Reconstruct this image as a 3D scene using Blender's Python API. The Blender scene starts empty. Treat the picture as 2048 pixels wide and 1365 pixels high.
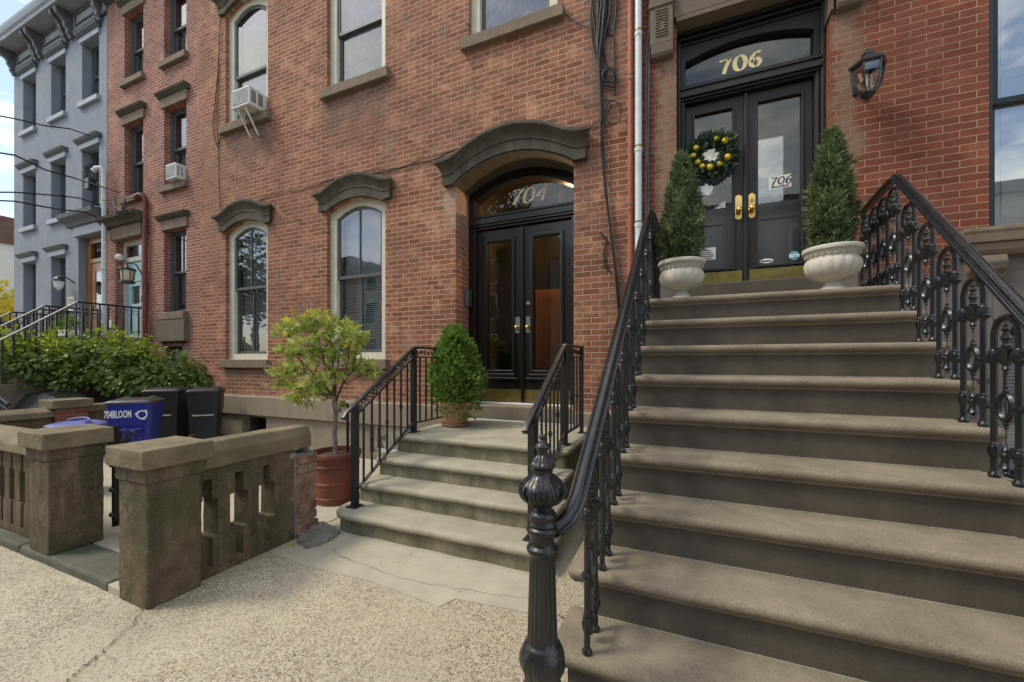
import bpy, math, random
from mathutils import Vector, Matrix, geometry
random.seed(7)
C = bpy.context.scene
COL = C.collection
PI = math.pi
rad = math.radians
# ------------------------------------------------------------------ camera
EYE = 1.45
cam = bpy.data.cameras.new("camera"); camo = bpy.data.objects.new("camera", cam); COL.objects.link(camo)
camo.location = (0, 0, EYE); camo.rotation_euler = (rad(90), 0, rad(23.3))
cam.sensor_width = 36; cam.lens = 36*815/2048; cam.shift_y = (724-682.5)/2048
cam.clip_start = 0.05; cam.clip_end = 2000
C.camera = camo
# ------------------------------------------------------------------ world, sun, exposure
SUN_EL, SUN_ROT = rad(52), rad(238)      # sky azimuth of the sun: behind the camera, to its left
W = bpy.data.worlds.new("World"); C.world = W; W.use_nodes = True
nt = W.node_tree; nt.nodes.clear()
wo = nt.nodes.new('ShaderNodeOutputWorld'); bg = nt.nodes.new('ShaderNodeBackground')
sky = nt.nodes.new('ShaderNodeTexSky'); sky.sky_type = 'NISHITA'; sky.sun_disc = False
sky.sun_elevation = SUN_EL; sky.sun_rotation = SUN_ROT; sky.air_density = 1.0; sky.dust_density = 1.5; sky.ozone_density = 1.5
tc = nt.nodes.new('ShaderNodeTexCoord'); mp = nt.nodes.new('ShaderNodeMapping'); mp.inputs['Scale'].default_value = (1.0, 1.0, 2.6)
ns = nt.nodes.new('ShaderNodeTexNoise'); ns.inputs['Scale'].default_value = 2.1; ns.inputs['Detail'].default_value = 8; ns.inputs['Roughness'].default_value = 0.62
rp = nt.nodes.new('ShaderNodeValToRGB'); rp.color_ramp.elements[0].position = 0.45; rp.color_ramp.elements[1].position = 0.63; mp.inputs['Location'].default_value = (3.1, 1.4, .2)
mx = nt.nodes.new('ShaderNodeMix'); mx.data_type = 'RGBA'; mx.inputs[7].default_value = (9.5, 9.55, 8.3, 1)
lk = nt.links.new
lk(tc.outputs['Generated'], mp.inputs['Vector']); lk(mp.outputs['Vector'], ns.inputs['Vector']); lk(ns.outputs['Fac'], rp.inputs['Fac'])
lk(rp.outputs['Color'], mx.inputs[0]); lk(sky.outputs['Color'], mx.inputs[6]); lk(mx.outputs[2], bg.inputs['Color'])
bg.inputs['Strength'].default_value = 0.145; lk(bg.outputs['Background'], wo.inputs['Surface'])
sl = bpy.data.lights.new("sun", 'SUN'); sl.energy = 1.35; sl.angle = rad(12); sl.color = (1.0, 0.91, 0.72)
so = bpy.data.objects.new("sun", sl); COL.objects.link(so)
sd = Vector((math.sin(SUN_ROT)*math.cos(SUN_EL), math.cos(SUN_ROT)*math.cos(SUN_EL), math.sin(SUN_EL)))
so.rotation_euler = (-sd).to_track_quat('-Z', 'Y').to_euler(); so.location = (-8, -6, 14)
C.view_settings.view_transform = 'Standard'; C.view_settings.look = 'None'; C.view_settings.exposure = 0.74; C.view_settings.gamma = 1
C.render.engine = 'CYCLES'
# ------------------------------------------------------------------ materials
def srgb(*c):
    return tuple(((v/255)/12.92 if v/255 <= .04045 else ((v/255+.055)/1.055)**2.4) for v in c)+(1,)
def newmat(name):
    m = bpy.data.materials.new(name); m.use_nodes = True; n = m.node_tree; n.nodes.clear()
    o = n.nodes.new('ShaderNodeOutputMaterial'); b = n.nodes.new('ShaderNodeBsdfPrincipled'); n.links.new(b.outputs[0], o.inputs['Surface'])
    return m, n, b
def node(n, t, **kw):
    x = n.nodes.new(t)
    for k, v in kw.items():
        if k in x.inputs.keys(): x.inputs[k].default_value = v
        else: setattr(x, k, v)
    return x
def mixc(n, fac, a, b, mode='MIX'):
    m = n.nodes.new('ShaderNodeMix'); m.data_type = 'RGBA'; m.blend_type = mode
    for i, v in ((0, fac), (6, a), (7, b)):
        if hasattr(v, 'is_linked'): n.links.new(v, m.inputs[i])
        else: m.inputs[i].default_value = v
    return m.outputs[2]
def mth(n, op, a, b=0.0, clamp=False):
    m = n.nodes.new('ShaderNodeMath'); m.operation = op; m.use_clamp = clamp
    for i, v in ((0, a), (1, b)):
        if hasattr(v, 'is_linked'): n.links.new(v, m.inputs[i])
        else: m.inputs[i].default_value = v
    return m.outputs[0]
def ramp(n, src, p0, p1, c0=(0,0,0,1), c1=(1,1,1,1)):
    r = n.nodes.new('ShaderNodeValToRGB'); e = r.color_ramp.elements
    e[0].position, e[1].position, e[0].color, e[1].color = p0, p1, c0, c1
    n.links.new(src, r.inputs['Fac']); return r.outputs['Color']
def noise(n, scale, detail=4, rough=.5, vec=None, sc=None):
    if vec is None:
        t = n.nodes.new('ShaderNodeNewGeometry'); vec = t.outputs['Position']
    if sc:
        m = n.nodes.new('ShaderNodeMapping'); m.inputs['Scale'].default_value = sc; n.links.new(vec, m.inputs['Vector']); vec = m.outputs[0]
    x = node(n, 'ShaderNodeTexNoise', Scale=scale, Detail=detail, Roughness=rough); n.links.new(vec, x.inputs['Vector']); return x.outputs['Fac']
def bump(n, b, h, strength=.3, dist=.01):
    x = node(n, 'ShaderNodeBump', Strength=strength, Distance=dist); n.links.new(h, x.inputs['Height']); n.links.new(x.outputs[0], b.inputs['Normal']); return x
def mat(name, col, rough=.6, metal=0., var=.25, vs=6., bs=0., bscale=60., col2=None, fine=0., coat=0., sc=None):
    """plain surface with blotchy colour variation and fine bump"""
    m, n, b = newmat(name)
    base = mixc(n, ramp(n, noise(n, vs, 6, .6, sc=sc), .32, .68), tuple(v*(1-var) for v in col[:3])+(1,), col2 or tuple(min(1, v*(1+var)) for v in col[:3])+(1,))
    if fine:
        base = mixc(n, fine, base, ramp(n, noise(n, 180, 3, .6), .3, .7), 'OVERLAY')
    n.links.new(base, b.inputs['Base Color']); b.inputs['Roughness'].default_value = rough; b.inputs['Metallic'].default_value = metal
    b.inputs['Coat Weight'].default_value = coat
    if name.startswith('worn_black'): b.inputs['Specular IOR Level'].default_value = .6
    if bs: bump(n, b, noise(n, bscale, 5, .6), bs, .004)
    return m
def sepxyz(n):
    g = n.nodes.new('ShaderNodeNewGeometry'); s = n.nodes.new('ShaderNodeSeparateXYZ'); n.links.new(g.outputs['Position'], s.inputs[0]); return g, s
def brick_mat(name, c1, c2, mortar, bw, rh, ms, stains=(), pale=0., bumpy=.6, paint=False, offx=0., offz=0., dark=.6):
    m, n, b = newmat(name)
    g, s = sepxyz(n)
    u = mth(n, 'ADD', mth(n, 'ADD', s.outputs[0], s.outputs[1]), offx)
    v = mth(n, 'ADD', s.outputs[2], offz)
    # uneven courses and edges
    wob = mth(n, 'MULTIPLY', mth(n, 'SUBTRACT', noise(n, 22, 4, .65), .5), .011)
    u = mth(n, 'ADD', u, wob)
    v = mth(n, 'ADD', v, mth(n, 'MULTIPLY', mth(n, 'SUBTRACT', noise(n, 9, 3, .6), .5), .014))
    cmb = n.nodes.new('ShaderNodeCombineXYZ'); n.links.new(u, cmb.inputs[0]); n.links.new(v, cmb.inputs[1])
    def bt(col1, col2, mort, bias=0.):
        t = n.nodes.new('ShaderNodeTexBrick'); t.offset = .5; t.squash = 1
        t.inputs['Scale'].default_value = 1; t.inputs['Brick Width'].default_value = bw; t.inputs['Row Height'].default_value = rh
        t.inputs['Mortar Size'].default_value = ms; t.inputs['Mortar Smooth'].default_value = .25; t.inputs['Bias'].default_value = bias
        t.inputs['Color1'].default_value = col1; t.inputs['Color2'].default_value = col2; t.inputs['Mortar'].default_value = mort
        n.links.new(cmb.outputs[0], t.inputs['Vector']); return t
    t = bt(c1, c2, mortar)
    col = t.outputs['Color']
    # every brick its own tone
    cc = n.nodes.new('ShaderNodeTexNoise'); cc.inputs['Scale'].default_value = 5.0; cc.inputs['Detail'].default_value = 6; cc.inputs['Roughness'].default_value = .75
    n.links.new(cmb.outputs[0], cc.inputs['Vector'])
    brickmask = mth(n, 'SUBTRACT', 1.0, t.outputs['Fac'])
    rnd = bt((0,0,0,1), (1,1,1,1), (.5,.5,.5,1)).outputs['Color']
    if not paint:
        col = mixc(n, mth(n, 'MULTIPLY', brickmask, mth(n, 'MULTIPLY', ramp(n, rnd, .60, .9), dark)), col, (c1[0]*.35, c1[1]*.45, c1[2]*.6, 1))
        col = mixc(n, mth(n, 'MULTIPLY', brickmask, ramp(n, noise(n, 3.1, 6, .7), .52, .75)), col, (c2[0]*1.25, c2[1]*1.5, c2[2]*1.5, 1))
        col = mixc(n, mth(n, 'MULTIPLY', ramp(n, noise(n, 1.1, 6, .75), .47, .68), .6), col, (c1[0]*.62, c1[1]*.85, c1[2]*1.1, 1))
        col = mixc(n, mth(n, 'MULTIPLY', ramp(n, noise(n, 2.2, 7, .75), .58, .74), pale), col, (.42, .34, .27, 1))
        col = mixc(n, mth(n, 'MULTIPLY', ramp(n, noise(n, 5.5, 4, .6), .705, .725), .8), col, (.50, .44, .37, 1))
        col = mixc(n, mth(n, 'MULTIPLY', ramp(n, noise(n, 2.0, 5, .7, sc=(1, 1, .22)), .56, .72), .35), col, (c1[0]*.55, c1[1]*.9, c1[2]*1.2, 1))
        col = mixc(n, mth(n, 'MULTIPLY', ramp(n, noise(n, 120, 3, .7), .35, .75), .25), col, (c1[0]*.3, c1[1]*.3, c1[2]*.3, 1))
    else:
        col = mixc(n, ramp(n, noise(n, 2.5, 6, .7), .3, .7), c1, c2)
        col = mixc(n, mth(n, 'MULTIPLY', t.outputs['Fac'], .25), col, (c1[0]*.6, c1[1]*.6, c1[2]*.6, 1))
    # stains with an outline of their own: (x0, x1, z0, z1, colour, amount)
    for (x0, x1, z0, z1, sc_, am) in stains:
        def edge(sock, a, w):
            return mth(n, 'DIVIDE', mth(n, 'SUBTRACT', sock, a), w, True)
        nx = mth(n, 'ADD', s.outputs[0], mth(n, 'MULTIPLY', mth(n, 'SUBTRACT', noise(n, 3.5, 5, .7), .5), .5))
        nz = mth(n, 'ADD', s.outputs[2], mth(n, 'MULTIPLY', mth(n, 'SUBTRACT', noise(n, 4.5, 6, .7), .5), .9))
        w = min(.25, (x1-x0)*.3)
        k = mth(n, 'MULTIPLY', edge(nx, x0, w), mth(n, 'MULTIPLY', edge(mth(n, 'MULTIPLY', nx, -1), -x1, w), mth(n, 'MULTIPLY', edge(nz, z0, .5), edge(mth(n, 'MULTIPLY', s.outputs[2], -1), -z1, .03))))
        k = mth(n, 'MULTIPLY', k, ramp(n, noise(n, 14, 6, .8), .25, .6))
        col = mixc(n, mth(n, 'MULTIPLY', k, am), col, sc_)
    n.links.new(col, b.inputs['Base Color']); b.inputs['Roughness'].default_value = .88
    b.inputs['Specular IOR Level'].default_value = .25
    h = mth(n, 'ADD', brickmask, mth(n, 'MULTIPLY', noise(n, 70, 6, .7), .55))
    bump(n, b, h, bumpy, .008)
    return m
M = {}
M['brick704'] = brick_mat('red_brown_brick', (.205, .072, .038, 1), (.48, .205, .118, 1), (.50, .41, .31, 1), .2, .0677, .0050, pale=.5,
    stains=((-7.75, -6.3, 4.6, 5.58, (.12, .085, .07, 1), .8), (-5.4, -3.8, 4.7, 5.6, (.14, .10, .08, 1), .75), (-7.8, -6.3, .9, 1.37, (.11, .085, .06, 1), .8),
            (-5.3, -3.6, .9, 1.37, (.12, .09, .065, 1), .7), (-1.2, -.6, 4.2, 9., (.15, .12, .10, 1), .7), (-3.15, -2.7, 3.1, 3.9, (.42, .33, .25, 1), .8), (-1.23, -.9, 2.9, 3.9, (.16, .10, .08, 1), .6), (-8.5, -7.7, 3., 6., (.28, .16, .10, 1), .5)))
M['brick706'] = brick_mat('deep_red_brick', (.17, .048, .027, 1), (.29, .092, .052, 1), (.38, .29, .20, 1), .215, .0640, .0036, offz=.02, pale=.10, dark=.5,
    stains=((-.34, -.05, 2.2, 4.8, (.25, .185, .13, 1), .95), (1.25, 1.52, 2.9, 4.76, (.24, .18, .125, 1), .8), (-.62, -.46, 2.2, 9, (.10, .05, .04, 1), .7)))
M['brick702'] = brick_mat('faded_red_brick', (.24, .085, .06, 1), (.42, .18, .13, 1), (.55, .45, .36, 1), .2, .0600, .0050, offz=.01, pale=.6)
M['brickgrey'] = brick_mat('grey_painted_brick', (.235, .265, .31, 1), (.30, .33, .38, 1), (.3, .3, .34, 1), .2, .0650, .006, paint=True, bumpy=.9)
M['brickend'] = brick_mat('rough_brick', (.25, .07, .035, 1), (.34, .12, .06, 1), (.22, .2, .17, 1), .19, .075, .009, pale=.4, bumpy=1.)
def stone(name, col, var=.3, moss=0., streak=.4, rough=.85, bs=.5, speck=.3, bscale=90):
    m, n, b = newmat(name)
    c = mixc(n, ramp(n, noise(n, 4.5, 7, .65), .3, .7), tuple(v*(1-var) for v in col[:3])+(1,), tuple(v*(1+var) for v in col[:3])+(1,))
    if streak:
        c = mixc(n, mth(n, 'MULTIPLY', ramp(n, noise(n, 9, 5, .65, sc=(1, 1, .12)), .44, .62), streak), c, tuple(v*.45 for v in col[:3])+(1,))
    if moss:
        c = mixc(n, mth(n, 'MULTIPLY', ramp(n, noise(n, 3.3, 6, .7), .42, .60), moss), c, (.052, .053, .020, 1))
    if speck:
        c = mixc(n, mth(n, 'MULTIPLY', ramp(n, noise(n, 230, 3, .7), .4, .68), speck), c, tuple(min(1, v*1.9) for v in col[:3])+(1,))
        c = mixc(n, mth(n, 'MULTIPLY', ramp(n, noise(n, 120, 2, .5), .56, .7), speck), c, tuple(v*.5 for v in col[:3])+(1,))
    n.links.new(c, b.inputs['Base Color']); b.inputs['Roughness'].default_value = rough; b.inputs['Specular IOR Level'].default_value = .3
    bump(n, b, mth(n, 'ADD', noise(n, bscale, 6, .7), mth(n, 'MULTIPLY', noise(n, 12, 5, .6), 1.2)), bs, .006)
    return m
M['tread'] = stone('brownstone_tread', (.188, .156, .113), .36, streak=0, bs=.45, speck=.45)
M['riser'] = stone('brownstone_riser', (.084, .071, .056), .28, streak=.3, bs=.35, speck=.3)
M['hood'] = stone('weathered_brownstone', (.088, .075, .056), .3, streak=.6, bs=.5, speck=.2)
M['sill'] = stone('brownstone_sill', (.20, .148, .105), .2, streak=.25, bs=.3, speck=.15)
M['lintel'] = stone('brownstone_lintel', (.155, .125, .092), .15, streak=.2, bs=.3, speck=.15)
M['base704'] = stone('brownstone_render', (.26, .212, .158), .15, streak=.2, bs=.2, speck=.1)
M['base706'] = stone('grey_brown_render', (.15, .125, .115), .12, streak=.15, bs=.2, speck=.1)
M['fence'] = stone('mossy_brownstone', (.125, .094, .062), .5, moss=.75, streak=.85, bs=.8, speck=.35)
M['coping'] = stone('worn_brownstone_coping', (.185, .148, .098), .35, moss=.45, streak=0, bs=.6, speck=.35)
M['step704'] = stone('pale_weathered_step', (.34, .315, .245), .16, moss=.10, streak=0, bs=.45, speck=.25)
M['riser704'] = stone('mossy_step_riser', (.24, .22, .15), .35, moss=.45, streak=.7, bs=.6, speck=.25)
M['slab'] = stone('smooth_concrete', (.40, .36, .285), .12, moss=.05, streak=0, bs=.25, speck=.2)
M['bluestone'] = stone('bluestone_kerb', (.105, .105, .085), .25, moss=.3, streak=0, bs=.6, speck=.3)
M['urn'] = stone('cast_stone_urn', (.52, .49, .42), .14, streak=.12, bs=.4, speck=.12)
M['rubble'] = stone('broken_concrete', (.20, .185, .16), .45, streak=0, bs=1., speck=.3, bscale=25)
M['dust'] = stone('pale_mortar', (.27, .25, .19), .5, streak=0, bs=.8, speck=.5)
M['soil'] = stone('potting_soil', (.07, .055, .04), .5, streak=0, bs=1., speck=.8)
def fencemat():
    m, n, b = newmat('stained_brownstone')
    c = mixc(n, ramp(n, noise(n, 5, 7, .7), .35, .65), (.085, .058, .036, 1), (.180, .126, .078, 1))
    c = mixc(n, mth(n, 'MULTIPLY', ramp(n, noise(n, 7, 6, .7, sc=(1, 1, .16)), .46, .62), .8), c, (.050, .042, .030, 1))
    c = mixc(n, mth(n, 'MULTIPLY', ramp(n, noise(n, 11, 6, .7, sc=(1, 1, .10)), .55, .70), .6), c, (.26, .21, .15, 1))
    c = mixc(n, mth(n, 'MULTIPLY', ramp(n, noise(n, 2.6, 7, .75), .44, .60), .75), c, (.060, .062, .020, 1))
    c = mixc(n, mth(n, 'MULTIPLY', ramp(n, noise(n, 150, 3, .7), .5, .7), .4), c, (.30, .26, .2, 1))
    g, s = sepxyz(n)
    v = node(n, 'ShaderNodeTexVoronoi', Scale=3.2); v.feature = 'DISTANCE_TO_EDGE'
    ad = n.nodes.new('ShaderNodeVectorMath'); ad.operation = 'ADD'; nn = node(n, 'ShaderNodeTexNoise', Scale=6., Detail=5.); n.links.new(g.outputs['Position'], nn.inputs['Vector'])
    sc_ = n.nodes.new('ShaderNodeVectorMath'); sc_.operation = 'SCALE'; sc_.inputs['Scale'].default_value = .25; n.links.new(nn.outputs['Color'], sc_.inputs[0])
    n.links.new(g.outputs['Position'], ad.inputs[0]); n.links.new(sc_.outputs[0], ad.inputs[1]); n.links.new(ad.outputs[0], v.inputs['Vector'])
    ck = mth(n, 'MULTIPLY', mth(n, 'LESS_THAN', v.outputs['Distance'], .006), ramp(n, noise(n, 2.2, 2, .5), .5, .56))
    c = mixc(n, mth(n, 'MULTIPLY', ck, .8), c, (.03, .025, .02, 1))
    n.links.new(c, b.inputs['Base Color']); b.inputs['Roughness'].default_value = .85; b.inputs['Specular IOR Level'].default_value = .3
    bump(n, b, mth(n, 'SUBTRACT', mth(n, 'ADD', noise(n, 90, 6, .7), mth(n, 'MULTIPLY', noise(n, 14, 5, .6), 1.5)), ck), .8, .006)
    return m
M['fence'] = fencemat()
# aggregate pavement
def agg():
    m, n, b = newmat('exposed_aggregate')
    g, s = sepxyz(n)
    big = noise(n, .9, 6, .65)
    c = mixc(n, ramp(n, big, .35, .65), (.41, .365, .275, 1), (.54, .485, .37, 1))
    nn = node(n, 'ShaderNodeTexNoise', Scale=70., Detail=3.); n.links.new(g.outputs['Position'], nn.inputs['Vector'])
    sv = n.nodes.new('ShaderNodeVectorMath'); sv.operation = 'SCALE'; sv.inputs['Scale'].default_value = .022; n.links.new(nn.outputs['Color'], sv.inputs[0])
    ad = n.nodes.new('ShaderNodeVectorMath'); ad.operation = 'ADD'; n.links.new(g.outputs['Position'], ad.inputs[0]); n.links.new(sv.outputs[0], ad.inputs[1])
    wear = ramp(n, noise(n, 1.5, 5, .6), .34, .60)
    for scl, thr, pick in ((62., .42, .62), (105., .50, .48), (170., .5, .5)):
        v = node(n, 'ShaderNodeTexVoronoi', Scale=scl); v.feature = 'F1'; n.links.new(ad.outputs[0], v.inputs['Vector'])
        sp = node(n, 'ShaderNodeSeparateColor'); n.links.new(v.outputs['Color'], sp.inputs[0])
        peb = mth(n, 'MULTIPLY', mth(n, 'LESS_THAN', v.outputs['Distance'], thr), mth(n, 'GREATER_THAN', sp.outputs[0], pick))
        c = mixc(n, mth(n, 'MULTIPLY', peb, mth(n, 'ADD', mth(n, 'MULTIPLY', wear, .55), .35)), c, mixc(n, sp.outputs[1], (.085, .068, .048, 1), (.30, .235, .15, 1)))
    c = mixc(n, mth(n, 'MULTIPLY', ramp(n, noise(n, 3.1, 6, .75), .56, .72), .35), c, (.20, .18, .14, 1))
    c = mixc(n, mth(n, 'MULTIPLY', ramp(n, noise(n, 1.9, 6, .75), .60, .72), .35), c, (.46, .33, .17, 1))
    n.links.new(c, b.inputs['Base Color']); b.inputs['Roughness'].default_value = .9
    bump(n, b, mth(n, 'ADD', v.outputs['Distance'], noise(n, 300, 3, .6)), .5, .003)
    return m
M['agg'] = agg()
M['asphalt'] = mat('asphalt', (.05, .05, .05), .9, bs=.6, bscale=150)
M['iron'] = mat('glossy_black_iron', (.012, .0125, .014), .32, var=.5, bs=.5, bscale=38, coat=.1)
M['ironsatin'] = mat('satin_black_iron', (.017, .018, .021), .38, var=.2, bs=.12, bscale=90)
M['handrail'] = mat('worn_black_handrail', (.010, .011, .014), .24, var=.5, vs=20, bs=.10, bscale=110, coat=0)
M['silver'] = mat('grey_painted_handrail', (.20, .20, .20), .4)
M['cream'] = mat('cream_window_frame', (.62, .58, .46), .55, var=.1, bs=.15)
M['sash'] = mat('charcoal_sash', (.075, .078, .080), .45, var=.15)
M['sashblack'] = mat('black_sash', (.012, .013, .017), .35, var=.15)
M['doorwood'] = mat('very_dark_brown_door', (.012, .009, .007), .28, var=.3, bs=.15, bscale=40, coat=.25, sc=(1, 1, .1))
M['doorblack'] = mat('black_painted_door', (.013, .012, .010), .52, var=.2, bs=.1)
M['doorblue'] = mat('pale_blue_door', (.30, .46, .48), .45, var=.08)
M['doororange'] = mat('varnished_oak_door', (.24, .105, .03), .35, var=.3)
M['brass'] = mat('polished_brass', (.78, .56, .20), .22, metal=1., var=.12)
M['oldbrass'] = mat('tarnished_brass', (.34, .27, .09), .34, metal=.85, var=.25, vs=9)
M['nickel'] = mat('satin_steel', (.38, .36, .33), .35, metal=.9, var=.1)
M['gold'] = mat('gold_leaf', (.80, .62, .30), .38, metal=.55, var=.08)
M['goldpale'] = mat('pale_gold_paint', (.74, .70, .50), .5, var=.08)
M['blind'] = mat('white_blind', (.72, .74, .75), .6, var=.05)
M['shutter'] = mat('white_interior_shutter', (.80, .82, .84), .55, var=.04)
M['greypanel'] = mat('grey_inner_door', (.55, .56, .57), .5, var=.05)
M['shade'] = mat('pale_roller_shade', (.58, .62, .68), .7, var=.08)
M['lace'] = mat('lace_curtain', (.26, .27, .30), .8, var=.35, vs=9)
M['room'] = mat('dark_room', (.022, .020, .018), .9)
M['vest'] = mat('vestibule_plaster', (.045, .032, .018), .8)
M['vestgrey'] = mat('vestibule_grey', (.55, .56, .56), .8)
M['orange'] = mat('amber_pleated_curtain', (.36, .15, .03), .6, var=.15)
M['whiteplastic'] = mat('white_plastic', (.66, .66, .63), .45, var=.08)
M['greymesh'] = mat('grey_grille', (.22, .23, .24), .6)
M['pipewhite'] = mat('white_painted_pipe', (.60, .62, .63), .4, var=.1)
M['piperust'] = mat('terracotta_painted_pipe', (.36, .10, .05), .55, var=.15)
M['pipered'] = mat('dark_red_pipe', (.16, .035, .025), .55, var=.15)
M['cable'] = mat('black_cable', (.009, .0085, .008), .6)
M['terracotta'] = mat('terracotta_pot', (.47, .29, .15), .75, var=.18, bs=.3)
M['redpot'] = mat('red_brown_plastic_pot', (.17, .048, .028), .55, var=.25)
M['bark'] = mat('grey_bark', (.22, .19, .15), .85, var=.35, vs=25, bs=.6)
M['twig'] = mat('dark_twig', (.085, .06, .04), .85, var=.3)
M['bluebin'] = mat('blue_bin_plastic', (.018, .03, .28), .42, var=.08, bs=.05)
M['bluelid'] = mat('faded_blue_lid', (.10, .115, .33), .5, var=.12)
M['blackbin'] = mat('black_bin_plastic', (.014, .015, .018), .5, var=.15, bs=.05)
M['binlid'] = mat('dark_grey_lid', (.05, .05, .052), .38, var=.2)
M['white'] = mat('white_paint', (.78, .78, .76), .6, var=.05)
M['paper'] = mat('paper', (.72, .71, .64), .8, var=.05)
M['ink'] = mat('black_ink', (.02, .02, .022), .7)
M['stickerblue'] = mat('blue_sticker', (.10, .32, .42), .5)
M['lemon'] = mat('yellow_lemon', (.66, .47, .02), .42, var=.15, vs=40, bs=.2, bscale=150)
M['siding'] = mat('white_siding', (.62, .61, .56), .6, var=.05)
M['brownfascia'] = mat('brown_fascia', (.13, .065, .045), .7)
M['greytrim'] = mat('grey_painted_trim', (.30, .33, .38), .5, var=.1)
M['slate'] = mat('slate_painted_trim', (.075, .085, .10), .5, var=.15)
M['darktrim'] = mat('dark_weathered_trim', (.10, .10, .11), .6, var=.35)
M['oppbrick'] = mat('tan_brick', (.22, .14, .10), .85)
M['opppale'] = mat('pale_clapboard', (.42, .41, .38), .8)
M['tarp'] = mat('black_plastic_cover', (.02, .02, .022), .25, var=.2, bs=.5, bscale=8)
def leafmat(name, a, b_, vs=7, trans=.35, rough=.5):
    m, n, b = newmat(name)
    c = mixc(n, ramp(n, noise(n, vs, 3, .7), .36, .64), a, b_)
    c = mixc(n, mth(n, 'MULTIPLY', noise(n, 45, 2, .5), .5), c, (b_[0]*1.25, b_[1]*1.2, b_[2], 1))
    n.links.new(c, b.inputs['Base Color']); b.inputs['Roughness'].default_value = rough; b.inputs['Specular IOR Level'].default_value = .35
    t = n.nodes.new('ShaderNodeBsdfTranslucent'); n.links.new(c, t.inputs['Color'])
    ms = n.nodes.new('ShaderNodeMixShader'); ms.inputs[0].default_value = trans
    o = [x for x in n.nodes if x.type == 'OUTPUT_MATERIAL'][0]
    n.links.new(b.outputs[0], ms.inputs[1]); n.links.new(t.outputs[0], ms.inputs[2]); n.links.new(ms.outputs[0], o.inputs['Surface'])
    return m
M['maple'] = leafmat('maple_leaf', (.13, .22, .035, 1), (.46, .50, .15, 1), 7)
M['mapleyellow'] = leafmat('yellow_maple_leaf', (.45, .36, .02, 1), (.55, .50, .10, 1))
M['hedge'] = leafmat('glossy_shrub_leaf', (.045, .092, .018, 1), (.18, .26, .065, 1), 3.5, .25, .35)
M['hedgelight'] = leafmat('lime_shrub_leaf', (.16, .26, .02, 1), (.34, .42, .04, 1), 3, .4, .4)
M['arbor'] = leafmat('bright_conifer', (.045, .115, .016, 1), (.20, .32, .06, 1), 12, .3)
M['cypress'] = leafmat('dark_conifer', (.026, .058, .026, 1), (.16, .21, .09, 1), 9, .25)
M['yellowtree'] = leafmat('autumn_yellow_leaf', (.50, .36, .02, 1), (.68, .58, .05, 1), 3, .5)
M['wreath'] = leafmat('dark_teal_leaf', (.020, .050, .038, 1), (.09, .15, .10, 1), 20, .1)
M['treegreen'] = leafmat('street_tree_leaf', (.035, .07, .015, 1), (.10, .15, .03, 1), 2, .3)
def glass(name, tint=(.8, .82, .84, 1), boost=.10, wave=.06, rough=0.0, mult=1.9):
    m = bpy.data.materials.new(name); m.use_nodes = True; n = m.node_tree; n.nodes.clear()
    o = n.nodes.new('ShaderNodeOutputMaterial'); t = n.nodes.new('ShaderNodeBsdfTransparent'); t.inputs[0].default_value = tint
    g = n.nodes.new('ShaderNodeBsdfGlossy'); g.inputs['Roughness'].default_value = rough; g.inputs['Color'].default_value = (1, 1, 1, 1)
    f = n.nodes.new('ShaderNodeFresnel'); f.inputs['IOR'].default_value = 1.5
    bb = node(n, 'ShaderNodeBump', Strength=wave, Distance=.02); n.links.new(noise(n, 3.0, 2, .5), bb.inputs['Height'])
    n.links.new(bb.outputs[0], g.inputs['Normal'])
    fac = mth(n, 'ADD', mth(n, 'MULTIPLY', f.outputs[0], mult), boost, True)
    ms = n.nodes.new('ShaderNodeMixShader'); n.links.new(fac, ms.inputs[0]); n.links.new(t.outputs[0], ms.inputs[1]); n.links.new(g.outputs[0], ms.inputs[2])
    n.links.new(ms.outputs[0], o.inputs['Surface']); return m
M['glass'] = glass('window_glass', tint=(.94, .95, .95, 1), boost=.06, mult=1.5)
M['glassdoor'] = glass('door_glass', tint=(.95, .95, .94, 1), boost=.015, wave=.03, mult=1.3)
M['glassbay'] = glass('clean_window_glass', tint=(.97, .98, .98, 1), boost=.26, wave=.02, mult=1.5)
M['glassclear'] = glass('lantern_glass', boost=.05)
def emit(name, col, st):
    m, n, b = newmat(name); b.inputs['Base Color'].default_value = col; b.inputs['Emission Color'].default_value = col; b.inputs['Emission Strength'].default_value = st; return m
M['bulb'] = emit('lit_bulb', (1, .55, .18, 1), 18)
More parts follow.
